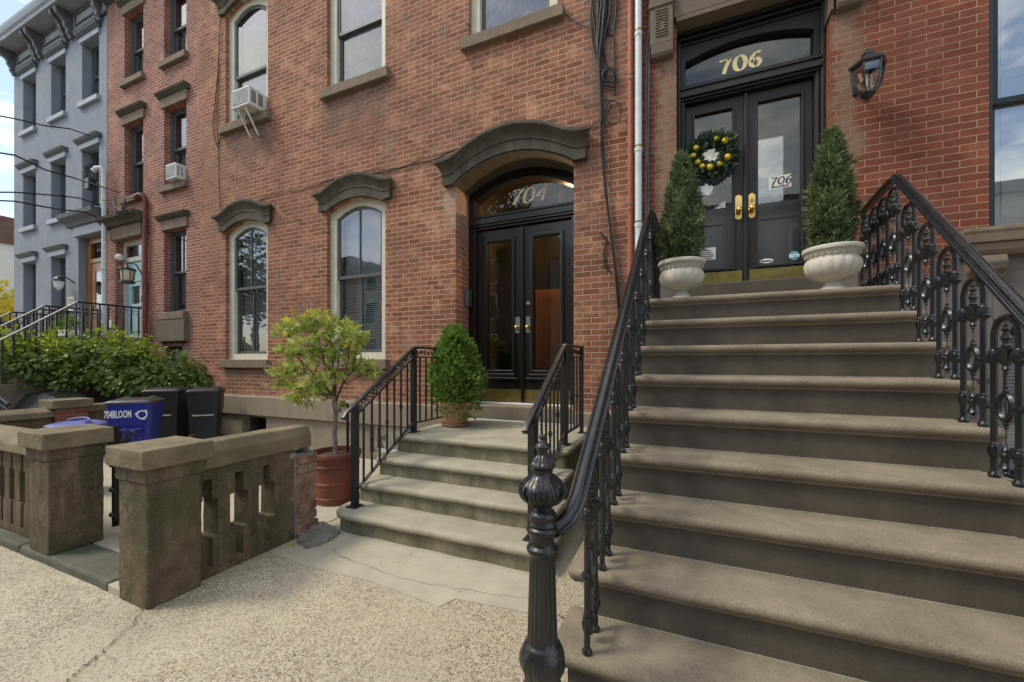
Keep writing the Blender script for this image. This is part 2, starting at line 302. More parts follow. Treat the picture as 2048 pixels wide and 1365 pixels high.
# ------------------------------------------------------------------ mesh builder
def wloc(o):
    v = Vector((0, 0, 0))
    while o: v += o.location; o = o.parent
    return v
def tag(o, label=None, cat=None, group=None, kind=None):
    if label: o['label'] = label
    if cat: o['category'] = cat
    if group: o['group'] = group
    if kind: o['kind'] = kind
    return o
def empty(name, loc, label, cat, group=None, rz=0):
    o = bpy.data.objects.new(name, None); COL.objects.link(o); o.location = loc; o.rotation_euler = (0, 0, rz); o.empty_display_size = .1
    return tag(o, label, cat, group)
class MB:
    def __init__(s): s.v = []; s.f = []
    def add(s, vs, fs):
        k = len(s.v); s.v += [tuple(p) for p in vs]; s.f += [tuple(i+k for i in f) for f in fs]; return s
    def box(s, x0, x1, y0, y1, z0, z1, rz=0, c=None):
        vs = [(x, y, z) for z in (z0, z1) for (x, y) in ((x0, y0), (x1, y0), (x1, y1), (x0, y1))]
        if rz:
            c = c or ((x0+x1)/2, (y0+y1)/2); ca, sa = math.cos(rz), math.sin(rz)
            vs = [(c[0]+(x-c[0])*ca-(y-c[1])*sa, c[1]+(x-c[0])*sa+(y-c[1])*ca, z) for x, y, z in vs]
        return s.add(vs, [(0, 3, 2, 1), (4, 5, 6, 7), (0, 1, 5, 4), (1, 2, 6, 5), (2, 3, 7, 6), (3, 0, 4, 7)])
    def prism(s, outer, holes, a, b, fn=None):
        """2-D outline with holes, extruded from a to b; fn(u, v, w) gives the point (default: u=x, v=z, w=y)"""
        fn = fn or (lambda u, v, w: (u, w, v))
        loops = [list(outer)]+[list(h) for h in holes]
        tri = geometry.tessellate_polygon([[Vector((p[0], p[1], 0)) for p in l] for l in loops])
        pts = [p for l in loops for p in l]; n = len(pts)
        vs = [fn(p[0], p[1], a) for p in pts]+[fn(p[0], p[1], b) for p in pts]
        fs = []
        for t in tri:
            (x0, y0), (x1, y1), (x2, y2) = (pts[i] for i in t)
            if (x1-x0)*(y2-y0)-(x2-x0)*(y1-y0) < 0: t = (t[0], t[2], t[1])
            fs.append(tuple(t)); fs.append((t[2]+n, t[1]+n, t[0]+n))
        k = 0
        for j, l in enumerate(loops):
            A = sum(l[i][0]*l[(i+1) % len(l)][1]-l[(i+1) % len(l)][0]*l[i][1] for i in range(len(l)))
            rev = (A < 0) != (j > 0)
            for i in range(len(l)):
                p, q = k+i, k+(i+1) % len(l)
                fs.append((p, q, q+n, p+n)[::-1] if not rev else (q, p, p+n, q+n)[::-1])
            k += len(l)
        return s.add(vs, fs)
    def sheet(s, outer, y):
        tri = geometry.tessellate_polygon([[Vector((p[0], p[1], 0)) for p in outer]]); fs = []
        for t in tri:
            (x0, y0), (x1, y1), (x2, y2) = (outer[i] for i in t)
            if (x1-x0)*(y2-y0)-(x2-x0)*(y1-y0) < 0: t = (t[0], t[2], t[1])
            fs.append(tuple(t))
        return s.add([(p[0], y, p[1]) for p in outer], fs)
    def lathe(s, cx, cy, prof, n=32, mod=None, cap=True):
        vs = []
        for i, (r, z) in enumerate(prof):
            for j in range(n):
                a = 2*PI*j/n; rr = r*(mod(a, z, i) if mod else 1)
                vs.append((cx+rr*math.cos(a), cy+rr*math.sin(a), z))
        fs = [(i*n+j, i*n+(j+1) % n, (i+1)*n+(j+1) % n, (i+1)*n+j) for i in range(len(prof)-1) for j in range(n)]
        if cap: fs += [tuple(range(n))[::-1], tuple((len(prof)-1)*n+j for j in range(n))]
        return s.add(vs, fs)
    def tube(s, pts, r, n=8, closed=False, rads=None):
        P = [Vector(p) for p in pts]; m = len(P); vs = []; up = None
        for i, p in enumerate(P):
            if closed: d = P[(i+1) % m]-P[i-1]
            else: d = P[min(i+1, m-1)]-P[max(i-1, 0)]
            d.normalize()
            if up is None: up = Vector((0, 0, 1)) if abs(d.z) < .9 else Vector((1, 0, 0))
            a = d.cross(up); a = a.normalized() if a.length > 1e-4 else Vector((1, 0, 0)); b = a.cross(d).normalized(); up = b
            rr = rads[i] if rads else r
            for j in range(n):
                t = 2*PI*j/n; vs.append(p+a*(rr*math.cos(t))+b*(rr*math.sin(t)))
        fs = [(i*n+j, i*n+(j+1) % n, ((i+1) % m)*n+(j+1) % n, ((i+1) % m)*n+j) for i in range(m if closed else m-1) for j in range(n)]
        if not closed: fs += [tuple(range(n))[::-1], tuple((m-1)*n+j for j in range(n))]
        return s.add(vs, fs)
    def sweep(s, pts, prof, side=None):
        """closed 2-D profile (u sideways, v up) carried along a path; sideways kept horizontal"""
        P = [Vector(p) for p in pts]; m = len(P); n = len(prof); vs = []
        for i, p in enumerate(P):
            d = (P[min(i+1, m-1)]-P[max(i-1, 0)]).normalized()
            a = Vector(side) if side else Vector((d.y, -d.x, 0)).normalized()
            b = a.cross(d).normalized()
            if b.z < 0: b = -b
            for (u, w) in prof: vs.append(p+a*u+b*w)
        fs = [(i*n+j, i*n+(j+1) % n, (i+1)*n+(j+1) % n, (i+1)*n+j) for i in range(m-1) for j in range(n)]+[tuple(range(n))[::-1], tuple((m-1)*n+j for j in range(n))]
        return s.add(vs, fs)
    def ball(s, c, r, n=10, sc=(1, 1, 1)):
        vs = [(c[0], c[1], c[2]+r*sc[2])]; k = n//2
        for i in range(1, k):
            ph = PI*i/k
            for j in range(n): vs.append((c[0]+r*sc[0]*math.sin(ph)*math.cos(2*PI*j/n), c[1]+r*sc[1]*math.sin(ph)*math.sin(2*PI*j/n), c[2]+r*sc[2]*math.cos(ph)))
        vs.append((c[0], c[1], c[2]-r*sc[2])); L = len(vs)-1
        fs = [(0, 1+j, 1+(j+1) % n) for j in range(n)]
        fs += [(1+i*n+j, 1+(i+1)*n+j, 1+(i+1)*n+(j+1) % n, 1+i*n+(j+1) % n) for i in range(k-2) for j in range(n)]
        fs += [(L, 1+(k-2)*n+(j+1) % n, 1+(k-2)*n+j) for j in range(n)]
        return s.add(vs, fs)
    def build(s, name, m, parent=None, smooth=False, bevel=0, local=False, rz=0, segs=2):
        me = bpy.data.meshes.new(name); me.from_pydata(s.v, [], s.f); me.materials.append(M[m] if isinstance(m, str) else m)
        me.update()
        if smooth:
            me.polygons.foreach_set('use_smooth', [True]*len(me.polygons))
            try: me.set_sharp_from_angle(angle=rad(40))
            except Exception: pass
        o = bpy.data.objects.new(name, me); COL.objects.link(o)
        if parent:
            o.parent = parent
            if not local: o.location = -wloc(parent)
        if bevel:
            b = o.modifiers.new('bevel', 'BEVEL'); b.width = bevel; b.segments = segs; b.limit_method = 'ANGLE'; b.angle_limit = rad(35)
        return o
def rough(o, lv=4, st=.01, sc=.12):
    m = o.modifiers.new('subdivide', 'SUBSURF'); m.subdivision_type = 'SIMPLE'; m.levels = lv; m.render_levels = lv
    t = bpy.data.textures.new('worn', 'CLOUDS'); t.noise_scale = sc; t.noise_depth = 3
    d = o.modifiers.new('worn', 'DISPLACE'); d.texture = t; d.strength = st; d.mid_level = .5; d.texture_coords = 'LOCAL'
    return o
def copy_tree(o, parent=None):
    c = o.copy(); COL.objects.link(c)
    if parent: c.parent = parent
    for ch in list(o.children): copy_tree(ch, c)
    return c
def arch(x0, x1, z0, zs, rise, n=14):
    cx, hw = (x0+x1)/2, (x1-x0)/2
    pts = [(x0, z0), (x1, z0)]
    if rise <= 0: return pts+[(x1, zs), (x0, zs)]
    return pts+[(cx+hw*(1-2*i/n), zs+rise*(1-(1-2*i/n)**2)) for i in range(n+1)]
def rect(x0, x1, z0, z1): return [(x0, z0), (x1, z0), (x1, z1), (x0, z1)]
# calligraphic strokes for painted figures -------------------------------------------------
GLY = {'7': [[(0, .98), (.12, .92), (.32, .98), (.5, .93), (.62, 1.0), (.5, .7), (.36, .4), (.24, 0)]],
       '0': [[(.33+.33*math.cos(a), .5+.5*math.sin(a)) for a in [i*PI/10 for i in range(21)]]],
       '6': [[(.62, .9), (.5, 1.0), (.32, .93), (.14, .72), (.05, .42), (.08, .16), (.26, 0), (.46, .02), (.6, .2), (.58, .42), (.42, .56), (.24, .5), (.1, .34)]],
       '4': [[(.5, 0), (.5, 1.0), (.0, .34), (.68, .34)]]}
def glyphs(text, h, pen=.13, thin=.04, ang=.9, shear=0., gap=.85):
    """list of 2-D quads drawing the figures, from a broad-nib pen"""
    quads = []; x = 0
    nx, ny = math.cos(ang), math.sin(ang)
    for ch in text:
        for st in GLY[ch]:
            P = []
            for i in range(len(st)-1):
                for k in range(5):
                    t = k/5; P.append((st[i][0]*(1-t)+st[i+1][0]*t, st[i][1]*(1-t)+st[i+1][1]*t))
            P.append(st[-1])
            pr = None
            for i, p in enumerate(P):
                q = P[min(i+1, len(P)-1)]; r0 = P[max(i-1, 0)]
                dx, dy = q[0]-r0[0], q[1]-r0[1]; L = math.hypot(dx, dy) or 1; dx, dy = dx/L, dy/L
                w = thin+(pen-thin)*abs(dx*-0.15+dy*1.0)**1.5
                a = (p[0]-dy*w/2, p[1]+dx*w/2); b = (p[0]+dy*w/2, p[1]-dx*w/2)
                if pr: quads.append([pr[0], a, b, pr[1]])
                pr = (a, b)
        quads = quads; n0 = len(quads)
        for qd in quads[glyphs.k:]:
            for i, p in enumerate(qd): qd[i] = ((p[0]+x+p[1]*shear)*h, p[1]*h)
        glyphs.k = n0; x += gap
    glyphs.k = 0
    return quads
glyphs.k = 0
def figures(text, h, name, m, parent, fn, gap=.85, **kw):
    for i, ch in enumerate(text):
        paint(glyphs(ch, h, gap=gap, **kw), name, m, parent, lambda u, v, w, i=i: fn(u+i*gap*h, v, w))
def paint(quads, name, m, parent, fn, off=0):
    b = MB()
    for q in quads:
        A = sum(q[i][0]*q[(i+1) % 4][1]-q[(i+1) % 4][0]*q[i][1] for i in range(4))
        if A < 0: q = q[::-1]
        b.add([fn(p[0], p[1], 0) for p in q]+[fn(p[0], p[1], .003) for p in q], [(3, 2, 1, 0), (4, 5, 6, 7), (0, 1, 5, 4), (1, 2, 6, 5), (2, 3, 7, 6), (3, 0, 4, 7)])
    return b.build(name, m, parent)
def textmesh(s, size, shear=0., ext=.001, bold=0.):
    cu = bpy.data.curves.new('t', 'FONT'); cu.body = s; cu.size = size; cu.shear = shear; cu.extrude = ext; cu.offset = bold
    cu.align_x = 'CENTER'; cu.align_y = 'CENTER'; cu.resolution_u = 2
    o = bpy.data.objects.new('t', cu); COL.objects.link(o)
    dg = bpy.context.evaluated_depsgraph_get(); me = bpy.data.meshes.new_from_object(o.evaluated_get(dg))
    vs = [tuple(v.co) for v in me.vertices]; fs = [tuple(p.vertices) for p in me.polygons]
    bpy.data.objects.remove(o); bpy.data.curves.remove(cu); bpy.data.meshes.remove(me)
    return vs, fs
D = 4.73
def at(x, y, Y):
    """point of the plane Y seen at pixel (x, y) of the 2048-wide photograph"""
    t = (x-1024)/815; w = (724-y)/815; c, s = math.cos(rad(23.3)), math.sin(rad(23.3))
    yy = t*s+c; k = Y/yy
    return ((t*c-s)*k, Y, EYE+w*k)
# ================================================================== SETTING
g = MB().box(-60, 40, -3.2, 60, -.25, 0).build('sidewalk', 'agg'); tag(g, kind='structure')
g = MB().add([(-400, -400, -.14), (400, -400, -.14), (400, 400, -.14), (-400, 400, -.14)], [(0, 1, 2, 3)]).build('road', 'asphalt'); tag(g, kind='structure')
g = MB().box(-60, 40, -14.5, -11.5, -.2, 0.005).build('far_sidewalk', 'slab'); tag(g, kind='structure')
g = MB().box(-60, 40, -3.4, -3.21, -.25, 0.003).build('kerb', 'bluestone', bevel=.02); tag(g, kind='structure')
# smooth concrete apron in front of the low stoop and yard paving
ap = [(-2.93, 1.95), (-2.55, 2.0), (-1.9, 1.98), (-1.2, 2.02), (-.75, 2.08), (-.75, 2.9), (-2.93, 2.9)]
g = MB().prism([(-2.93, 2.12), (-2.5, 2.07), (-1.9, 2.10), (-1.35, 2.04), (-1.3, 2.15), (-.8, 2.2), (-.8, 4.7), (-2.93, 4.7)], [], -.02, .004, lambda u, v, w: (u, v, w)).build('concrete_apron', 'slab'); tag(g, kind='structure')
g = MB().box(-8.3, -2.98, 1.72, 4.7, -.02, .006).build('yard_paving', 'slab'); tag(g, kind='structure')
g = MB()
x = -16.
for L in (3.1, 2.2, 2.6, 1.9, 1.55, 1.30):
    g.box(x+.006, x+L-.006, 1.355, 1.60, -.02, .06); x += L
rough(g.build('bluestone_kerb', 'bluestone', bevel=.018), 3, .02, .12)
bpy.data.objects['bluestone_kerb']['kind'] = 'structure'
g = MB().box(-3.345, -3.19, 1.345, 1.60, -.02, .055).build('footing_slab', 'slab', bevel=.01); tag(g, kind='structure')
g = MB().box(-4.5, -3.2, 1.605, 1.95, -.02, .058).build('threshold_slab', 'slab', bevel=.008); tag(g, kind='structure')
# cracks in the pavement
def crack(pts, w=.0035):
    b = MB(); rnd = random.Random(len(pts)*3); P = []
    for i in range(len(pts)-1):
        for k in range(8):
            t = k/8; P.append((pts[i][0]*(1-t)+pts[i+1][0]*t+rnd.uniform(-.012, .012), pts[i][1]*(1-t)+pts[i+1][1]*t+rnd.uniform(-.012, .012)))
    P.append(pts[-1])
    for i in range(len(P)-1):
        ww = w*rnd.uniform(.3, 1); a, c_ = P[i], P[i+1]
        dx, dy = c_[0]-a[0], c_[1]-a[1]; L = math.hypot(dx, dy); nx, ny = -dy/L*ww, dx/L*ww
        b.add([(a[0]-nx, a[1]-ny, .0085), (c_[0]-nx, c_[1]-ny, .0085), (c_[0]+nx, c_[1]+ny, .0085), (a[0]+nx, a[1]+ny, .0085)], [(0, 1, 2, 3)])
    o = b.build('crack', 'soil'); tag(o, kind='structure')
def gp(x, y, z=0.): 
    t = (x-1024)/815; w = (y-724)/815; k = (EYE-z)/w; c, s = math.cos(rad(23.3)), math.sin(rad(23.3)); return ((t*c-s)*k, (t*s+c)*k)
crack([gp(286, 1222), gp(270, 1245), gp(218, 1295), gp(195, 1315), gp(165, 1338), gp(135, 1365), gp(100, 1420)])
crack([gp(605, 1090), gp(660, 1100), gp(690, 1118)], .002)
crack([gp(1118, 1233), gp(1135, 1243), gp(1160, 1250)], .004)
crack([gp(690, 1117), gp(800, 1160), gp(980, 1190), gp(1058, 1200)], .0015)
# ================================================================== BUILDING PARTS
def hood(house, name, cx, hw, ho, zs, rise, zb, zear, zap, m, proj=.12):
    """eared, arched brownstone hood moulding; hw = half opening, ho = half width of the hood"""
    prof = [(0, 0), (.45, 0), (.45, .36), (.55, .40), (.50, .44), (.50, .50), (.58, .60), (.72, .72), (.90, .80), (1., .84), (1.02, .92), (.96, .99), (.80, 1.02), (0, 1.04)]
    N = 40; b = MB(); vs = []
    for i in range(N+1):
        u = -1+2*i/N; 
        for (p, k) in prof:
            ext = ho+.09*max(0, p-.45)/.55
            x = u*ext
            a = abs(x)
            B = zs+rise*(1-(a/hw)**2) if a < hw else zb
            t_ = a/(ho*.93)
            f_ = 1-t_*t_*.93 if t_ < .74 else (0.49073+(-1.3764)*(t_-.74)+2.0*(t_-.74)**2 if t_ < 1.084 else 0.2539)
            T = zear+(zap-zear)*(f_-.2539)/.7461
            vs.append((cx+x, D-p*proj-.002, B+(T-B)*k))
    n = len(prof)
    b.add(vs, [(i*n+j, (i+1)*n+j, (i+1)*n+(j+1) % n, i*n+(j+1) % n) for i in range(N) for j in range(n)]+[tuple(range(n)), tuple(N*n+j for j in range(n))[::-1]])
    o = b.build(name, m, house, smooth=True); return o
def blind_mesh(x0, x1, y, z0, z1, pitch=.035):
    b = MB(); z = z0
    while z < z1:
        b.add([(x0, y-.010, z), (x1, y-.010, z), (x1, y+.012, z+pitch*.8), (x0, y+.012, z+pitch*.8)], [(0, 1, 2, 3)]); z += pitch
    return b
def window(house, x0, x1, z0, zs, rise, zmeet, fw=.085, frame='cream', sash='sash', muntin=True, behind='blind', gl='glass', rev=.07, shut=1., fsill=None, label=None):
    Y = D+rev
    f = MB().prism(arch(x0-.01, x1+.01, z0-.01, zs+.01, rise), [arch(x0+fw, x1-fw, z0+fw*.8, zs-fw*.75, rise*.95)], Y, Y+.13).build('window', frame, house, bevel=.008)
    a0, a1, b0 = x0+fw-.004, x1-fw+.004, z0+fw*.8-.004; ts = zs-fw*.75+.004
    sw = .05
    def sashm(z_lo, spring, rs, y):
        o = arch(a0, a1, z_lo, spring, rs)
        i0, i1, zl = a0+sw, a1-sw, z_lo+sw
        h = []
        if muntin:
            mx_ = (a0+a1)/2; mw = .011
            if rs > 0:
                hwid = (i1-i0)/2
                def zz(x): return spring-sw*.8+rs*(1-((x-(i0+i1)/2)/((a1-a0)/2))**2)
                h.append([(i0, zl), (mx_-mw, zl)]+[(mx_-mw-(mx_-mw-i0)*k/6, zz(mx_-mw-(mx_-mw-i0)*k/6)) for k in range(7)])
                h.append([(mx_+mw, zl), (i1, zl)]+[(i1-(i1-mx_-mw)*k/6, zz(i1-(i1-mx_-mw)*k/6)) for k in range(7)])
            else:
                h = [rect(i0, mx_-mw, zl, spring-sw*.8), rect(mx_+mw, i1, zl, spring-sw*.8)]
        else: h = [arch(i0, i1, zl, spring-sw*.8, rs*.9)]
        return MB().prism(o, h, y, y+.035)
    s1 = sashm(zmeet-.02, ts, rise*.95, Y+.025).build('upper_sash', sash, f, bevel=.004)
    s2 = sashm(b0, zmeet+.022, 0, Y+.065).build('lower_sash', sash, f, bevel=.004)
    MB().sheet(arch(a0+.02, a1-.02, zmeet, ts-.02, rise*.92), Y+.040).build('upper_pane', gl, f)
    MB().sheet(rect(a0+.02, a1-.02, b0+.02, zmeet+.01), Y+.080).build('lower_pane', gl, f)
    yb = Y+.155; top = zs+rise*.7
    if behind == 'blind':
        blind_mesh(a0+.03, a1-.03, yb, b0+.02, b0+(top-b0)*shut, .03).build('blind', 'blind', f)
    elif behind:
        zlo = b0+(top-b0)*(1-shut)
        b = MB(); n = 26
        vs = []
        for i in range(n+1):
            xx = a0+.01+(a1-a0-.02)*i/n; yy = yb+.012*math.sin(i*1.9)
            vs += [(xx, yy, zlo), (xx, yy, top+.1)]
        b.add(vs, [(2*i, 2*i+2, 2*i+3, 2*i+1) for i in range(n)]); b.build('curtain', behind, f, smooth=True)
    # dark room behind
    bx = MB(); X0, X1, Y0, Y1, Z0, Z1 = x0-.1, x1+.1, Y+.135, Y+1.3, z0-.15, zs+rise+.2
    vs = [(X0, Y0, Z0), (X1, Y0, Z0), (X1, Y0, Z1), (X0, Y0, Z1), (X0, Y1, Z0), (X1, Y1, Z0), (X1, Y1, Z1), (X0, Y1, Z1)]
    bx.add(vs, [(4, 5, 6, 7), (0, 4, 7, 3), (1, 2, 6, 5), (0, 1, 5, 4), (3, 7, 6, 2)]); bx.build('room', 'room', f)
    if label: f['label'] = label
    return f
def sillstone(house, x0, x1, z0, z1, m='sill', proj=.07, name='window_sill', bev=.008):
    return MB().box(x0, x1, D-proj, D+.14, z0, z1).build(name, m, house, bevel=bev)
# ================================================================== HOUSE WITH THE LOW STOOP (704)
h4 = empty('brick_house', (-4.5, D, 0), 'wide red-brown brick row house with arched brownstone hoods over windows and door', 'house')
XL, XR = -8.44, -.60
W1 = (-7.69, -6.57); W2 = (-5.20, -4.05); W5 = (-2.66, -1.44)
WS = [(W1, 1.49, 3.78, .15), (W2, 1.49, 3.78, .15), (W1, 5.70, 7.70, .16), (W2, 5.70, 7.70, .16), (W5, 5.70, 7.70, .16)]
DX0, DX1, DZS, DRISE = -2.86, -1.24, 3.83, .25
darc = arch(DX0, DX1, 0, DZS, DRISE)[2:]
outer = [(XL, .86), (DX0, .86)]+darc[::-1]+[(DX1, .86), (XR, .86), (XR, 10.9), (XL, 10.9)]
MB().prism(outer, [arch(w[0], w[1], a, b, r) for w, a, b, r in WS], D, D+.35).build('wall', 'brick704', h4)
BW = [(-7.25, -6.62, .14, .50), (-4.35, -3.50, .10, .50)]
MB().prism(rect(XL, DX0, -.02, .53), [rect(*b) for b in BW], D+.012, D+.36).build('foundation_wall', 'base704', h4)
MB().box(DX1, XR, D+.012, D+.36, -.02, .53).build('foundation_wall', 'base704', h4)
MB().prism([(D-.05, .53), (D+.3, .53), (D+.3, .862), (D-.01, .862), (D-.05, .845)], [], XL, DX0-.02, lambda u, v, w: (w, u, v)).build('water_table', 'base704', h4, bevel=.006)
MB().prism([(D-.05, .53), (D+.3, .53), (D+.3, .862), (D-.01, .862), (D-.05, .845)], [], DX1+.02, XR, lambda u, v, w: (w, u, v)).build('water_table', 'base704', h4, bevel=.006)
for i, (x0, x1, z0, z1) in enumerate(BW):
    fr = MB().prism(rect(x0, x1, z0, z1), [rect(x0+.05, x1-.04, z0+.05, z1-.03)], D+.10, D+.15).build('basement_window', 'whiteplastic' if i else 'base704', h4)
    if i == 0:
        gb = MB()
        for k in range(9): gb.box(x0+.05, x1-.04, D+.12, D+.128, z0+.06+k*.035, z0+.072+k*.035)
        gb.build('grille', 'ironsatin', fr)
    else: MB().box(x0+.05, x1-.04, D+.125, D+.13, z0+.05, z1-.03).build('pane', 'glass', fr)
    MB().add([(x0, D+.3, z0), (x1, D+.3, z0), (x1, D+.3, z1), (x0, D+.3, z1)], [(0, 1, 2, 3)]).build('room', 'room', fr)
for i, (w, a, b, r) in enumerate(WS):
    up = i > 1
    cx = (w[0]+w[1])/2; hw = (w[1]-w[0])/2
    if up:
        wf = window(h4, w[0], w[1], a, b, r, 6.60, muntin=False, behind=('lace', 'lace', 'lace')[i-2], fw=.125, shut=1.)
    else:
        wf = window(h4, w[0], w[1], a, b, r, 2.76, behind='blind' if i == 0 else 'blind', shut=(.96, .62)[i], fw=.125)
        if i == 1: MB().box(w[0]+.13, w[1]-.13, D+.262, D+.268, 2.72, 3.95).build('roller_shade', 'shade', wf)
    z = a
    if up: sillstone(h4, w[0]-.09, w[1]+.09, z-.145, z, proj=.08)
    else: sillstone(h4, w[0]-.07, w[1]+.06, z-.145, z-.003)
    hood(h4, 'window_hood', cx, hw, hw+.12, b+.0, r, b+.03, b+.31, b+.49, 'hood', .12)
hood(h4, 'door_hood', (DX0+DX1)/2, (DX1-DX0)/2, .97, DZS, DRISE, DZS-.02, 4.13, 4.40, 'hood', .17)
# soffit lining of the door recess
b = MB(); vs = []
for (x, z) in darc: vs += [(x, D-.06, z-.004), (x, D+.36, z-.004), (x, D+.36, z-.03), (x, D-.06, z-.03)]
k = len(darc)
b.add(vs, [(i*4+j, i*4+(j+1) % 4, (i+1)*4+(j+1) % 4, (i+1)*4+j) for i in range(k-1) for j in range(4)]).build('door_soffit', 'hood', h4)
# ---- door of 704
DY = D+.35
df = MB().prism(arch(DX0, DX1, .86, DZS-.03, DRISE), [arch(DX0+.10, DX1-.10, 3.50, DZS-.12, DRISE*.86), rect(DX0+.12, DX1-.12, .88, 3.30)], DY, DY+.16).build('door_frame', 'doorwood', h4, bevel=.008)
for (y, z0, z1) in ((DY-.035, 3.33, 3.36), (DY-.055, 3.36, 3.40), (DY-.03, 3.40, 3.45), (DY-.045, 3.45, 3.48)):
    MB().box(DX0+.06, DX1-.06, y, DY+.01, z0, z1).build('transom_moulding', 'doorwood', df, bevel=.006)
MB().sheet(arch(DX0+.09, DX1-.09, 3.49, DZS-.11, DRISE*.88), DY+.06).build('transom_pane', 'glassdoor', df)
MID = (DX0+DX1)/2
def leaf704(x0, x1, knobx):
    gx0, gx1, gz0, gz1 = x0+.155, x1-.155, 1.34, 3.12
    l = MB().prism(rect(x0, x1, .90, 3.285), [rect(gx0, gx1, gz0, gz1)], DY+.05, DY+.10).build('door', 'doorwood', h4, bevel=.004)
    MB().prism(rect(gx0-.05, gx1+.05, gz0-.05, gz1+.05), [rect(gx0, gx1, gz0, gz1)], DY+.025, DY+.052).build('glazing_bead', 'doorwood', l, bevel=.012)
    MB().box(gx0-.06, gx1+.06, DY+.005, DY+.05, gz0-.09, gz0-.05).build('ledge', 'doorwood', l, bevel=.01)
    MB().box(gx0-.10, gx1+.10, DY-.005, DY+.05, gz0-.135, gz0-.10).build('ledge', 'doorwood', l, bevel=.01)
    MB().box(x0+.09, x1-.09, DY+.04, DY+.052, 1.12, 1.19).build('panel', 'doorwood', l, bevel=.008)
    MB().sheet(rect(gx0-.005, gx1+.005, gz0-.005, gz1+.005), DY+.07).build('pane', 'glassdoor', l)
    MB().box(x0+.02, x1-.02, DY+.045, DY+.051, .905, 1.075).build('kick_plate', 'oldbrass', l)
    MB().box(knobx-.035, knobx+.035, DY+.042, DY+.051, 1.84, 2.06).build('knob_plate', 'nickel', l)
    k = MB().ball((knobx, DY-.005, 1.915), .030, 14); k.tube([(knobx, DY-.005, 1.915), (knobx, DY+.045, 1.915)], .012); k.build('door_knob', 'brass', l, smooth=True)
    return l
l = leaf704(DX0+.125, MID-.004, MID-.075)
l = leaf704(MID+.004, DX1-.125, MID+.085)
MB().tube([(MID+.085, DY+.03, 2.24), (MID+.085, DY+.05, 2.24)], .026, 16).build('deadbolt', 'nickel', l, smooth=True)
MB().box(MID-.018, MID+.018, DY+.02, DY+.05, .90, 3.285).build('astragal', 'doorwood', h4, bevel=.006)
MB().box(DX0, DX1, D+.10, DY+.2, .695, .872).build('door_sill', 'base704', h4, bevel=.01)
MB().box(DX0+.1, DX1-.1, DY-.03, DY+.1, .872, .893).build('threshold', 'white', h4, bevel=.004)
figures('704', .20, 'house_number', 'goldpale', df, pen=.20, thin=.05, shear=.28, gap=.92, fn= lambda u, v, w: (-2.24+u, DY+.057-w, 3.60+v))
# vestibule with a lit pendant lamp
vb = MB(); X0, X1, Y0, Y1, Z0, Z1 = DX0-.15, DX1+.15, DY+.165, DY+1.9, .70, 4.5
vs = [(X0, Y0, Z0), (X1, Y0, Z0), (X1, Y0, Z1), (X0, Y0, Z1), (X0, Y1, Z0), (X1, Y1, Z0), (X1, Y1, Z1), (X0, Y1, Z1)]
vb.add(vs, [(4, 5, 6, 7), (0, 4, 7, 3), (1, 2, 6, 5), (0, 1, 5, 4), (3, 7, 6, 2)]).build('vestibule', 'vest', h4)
b = MB(); vs = []; n = 44
for i in range(n+1):
    x = MID-.34+.80*i/n; vs += [(x, DY+1.1+.035*math.cos(i*PI), 1.35), (x, DY+1.1+.035*math.cos(i*PI), 2.60)]
b.add(vs, [(2*i, 2*i+2, 2*i+3, 2*i+1) for i in range(n)]).build('pleated_curtain', 'orange', h4)
MB().box(DX0-.1, MID-.40, DY+1.2, DY+1.25, .9, 3.4).build('inner_door', 'doorwood', h4, bevel=.02)
pl = empty('pendant_lamp', (-1.75, DY+.8, 3.55), 'small lit brass lantern hanging in the vestibule behind the arched transom', 'lamp')
MB().tube([(-1.75, DY+.8, 3.72), (-1.75, DY+.8, 4.5)], .006).build('chain', 'oldbrass', pl)
b = MB()
for (dx, dy) in ((-.07, -.07), (.07, -.07), (.07, .07), (-.07, .07)): b.box(-1.75+dx-.006, -1.75+dx+.006, DY+.8+dy-.006, DY+.8+dy+.006, 3.50, 3.66)
b.lathe(-1.75, DY+.8, [(.11, 3.66), (.10, 3.68), (.02, 3.75)], 4); b.box(-1.83, -1.67, DY+.72, DY+.88, 3.49, 3.505)
b.build('cage', 'oldbrass', pl)
b = MB()
for dx in (-.03, .03): b.ball((-1.75+dx, DY+.8, 3.57), .016, 8)
b.build('bulb', 'bulb', pl, smooth=True)
lt = bpy.data.lights.new('vestibule_light', 'POINT'); lt.energy = 26; lt.color = (1, .62, .28); lt.shadow_soft_size = .05
lo = bpy.data.objects.new('vestibule_light', lt); COL.objects.link(lo); lo.parent = pl; lo.location = (0, -.14, 0.02)
# intercom on the reveal, switch plate
ic = empty('intercom', (DX0+.03, DY-.05, 2.3), 'small grey intercom box with buttons on the left reveal of the dark double door', 'intercom')
MB().box(DX0+.002, DX0+.06, DY-.13, DY-.02, 2.22, 2.46).build('case', 'darktrim', ic, bevel=.006)
MB().box(DX0+.0605, DX0+.066, DY-.12, DY-.03, 2.23, 2.45).build('face_plate', 'nickel', ic)
b = MB()
for k in range(4): b.box(DX0+.0655, DX0+.069, DY-.095, DY-.055, 2.27+k*.035, 2.29+k*.035)
b.build('button', 'ink', ic)
ob = empty('outlet_box', (DX0+.02, DY-.2, 1.75), 'pale metal wall box low on the brick reveal beside the potted conifer', 'outlet')
MB().box(DX0+.001, DX0+.03, DY-.19, DY-.09, 1.72, 1.90).build('case', 'nickel', ob, bevel=.004)
MB().box(DX0+.03, DX0+.036, DY-.16, DY-.12, 1.78, 1.84).build('cover', 'greymesh', ob)
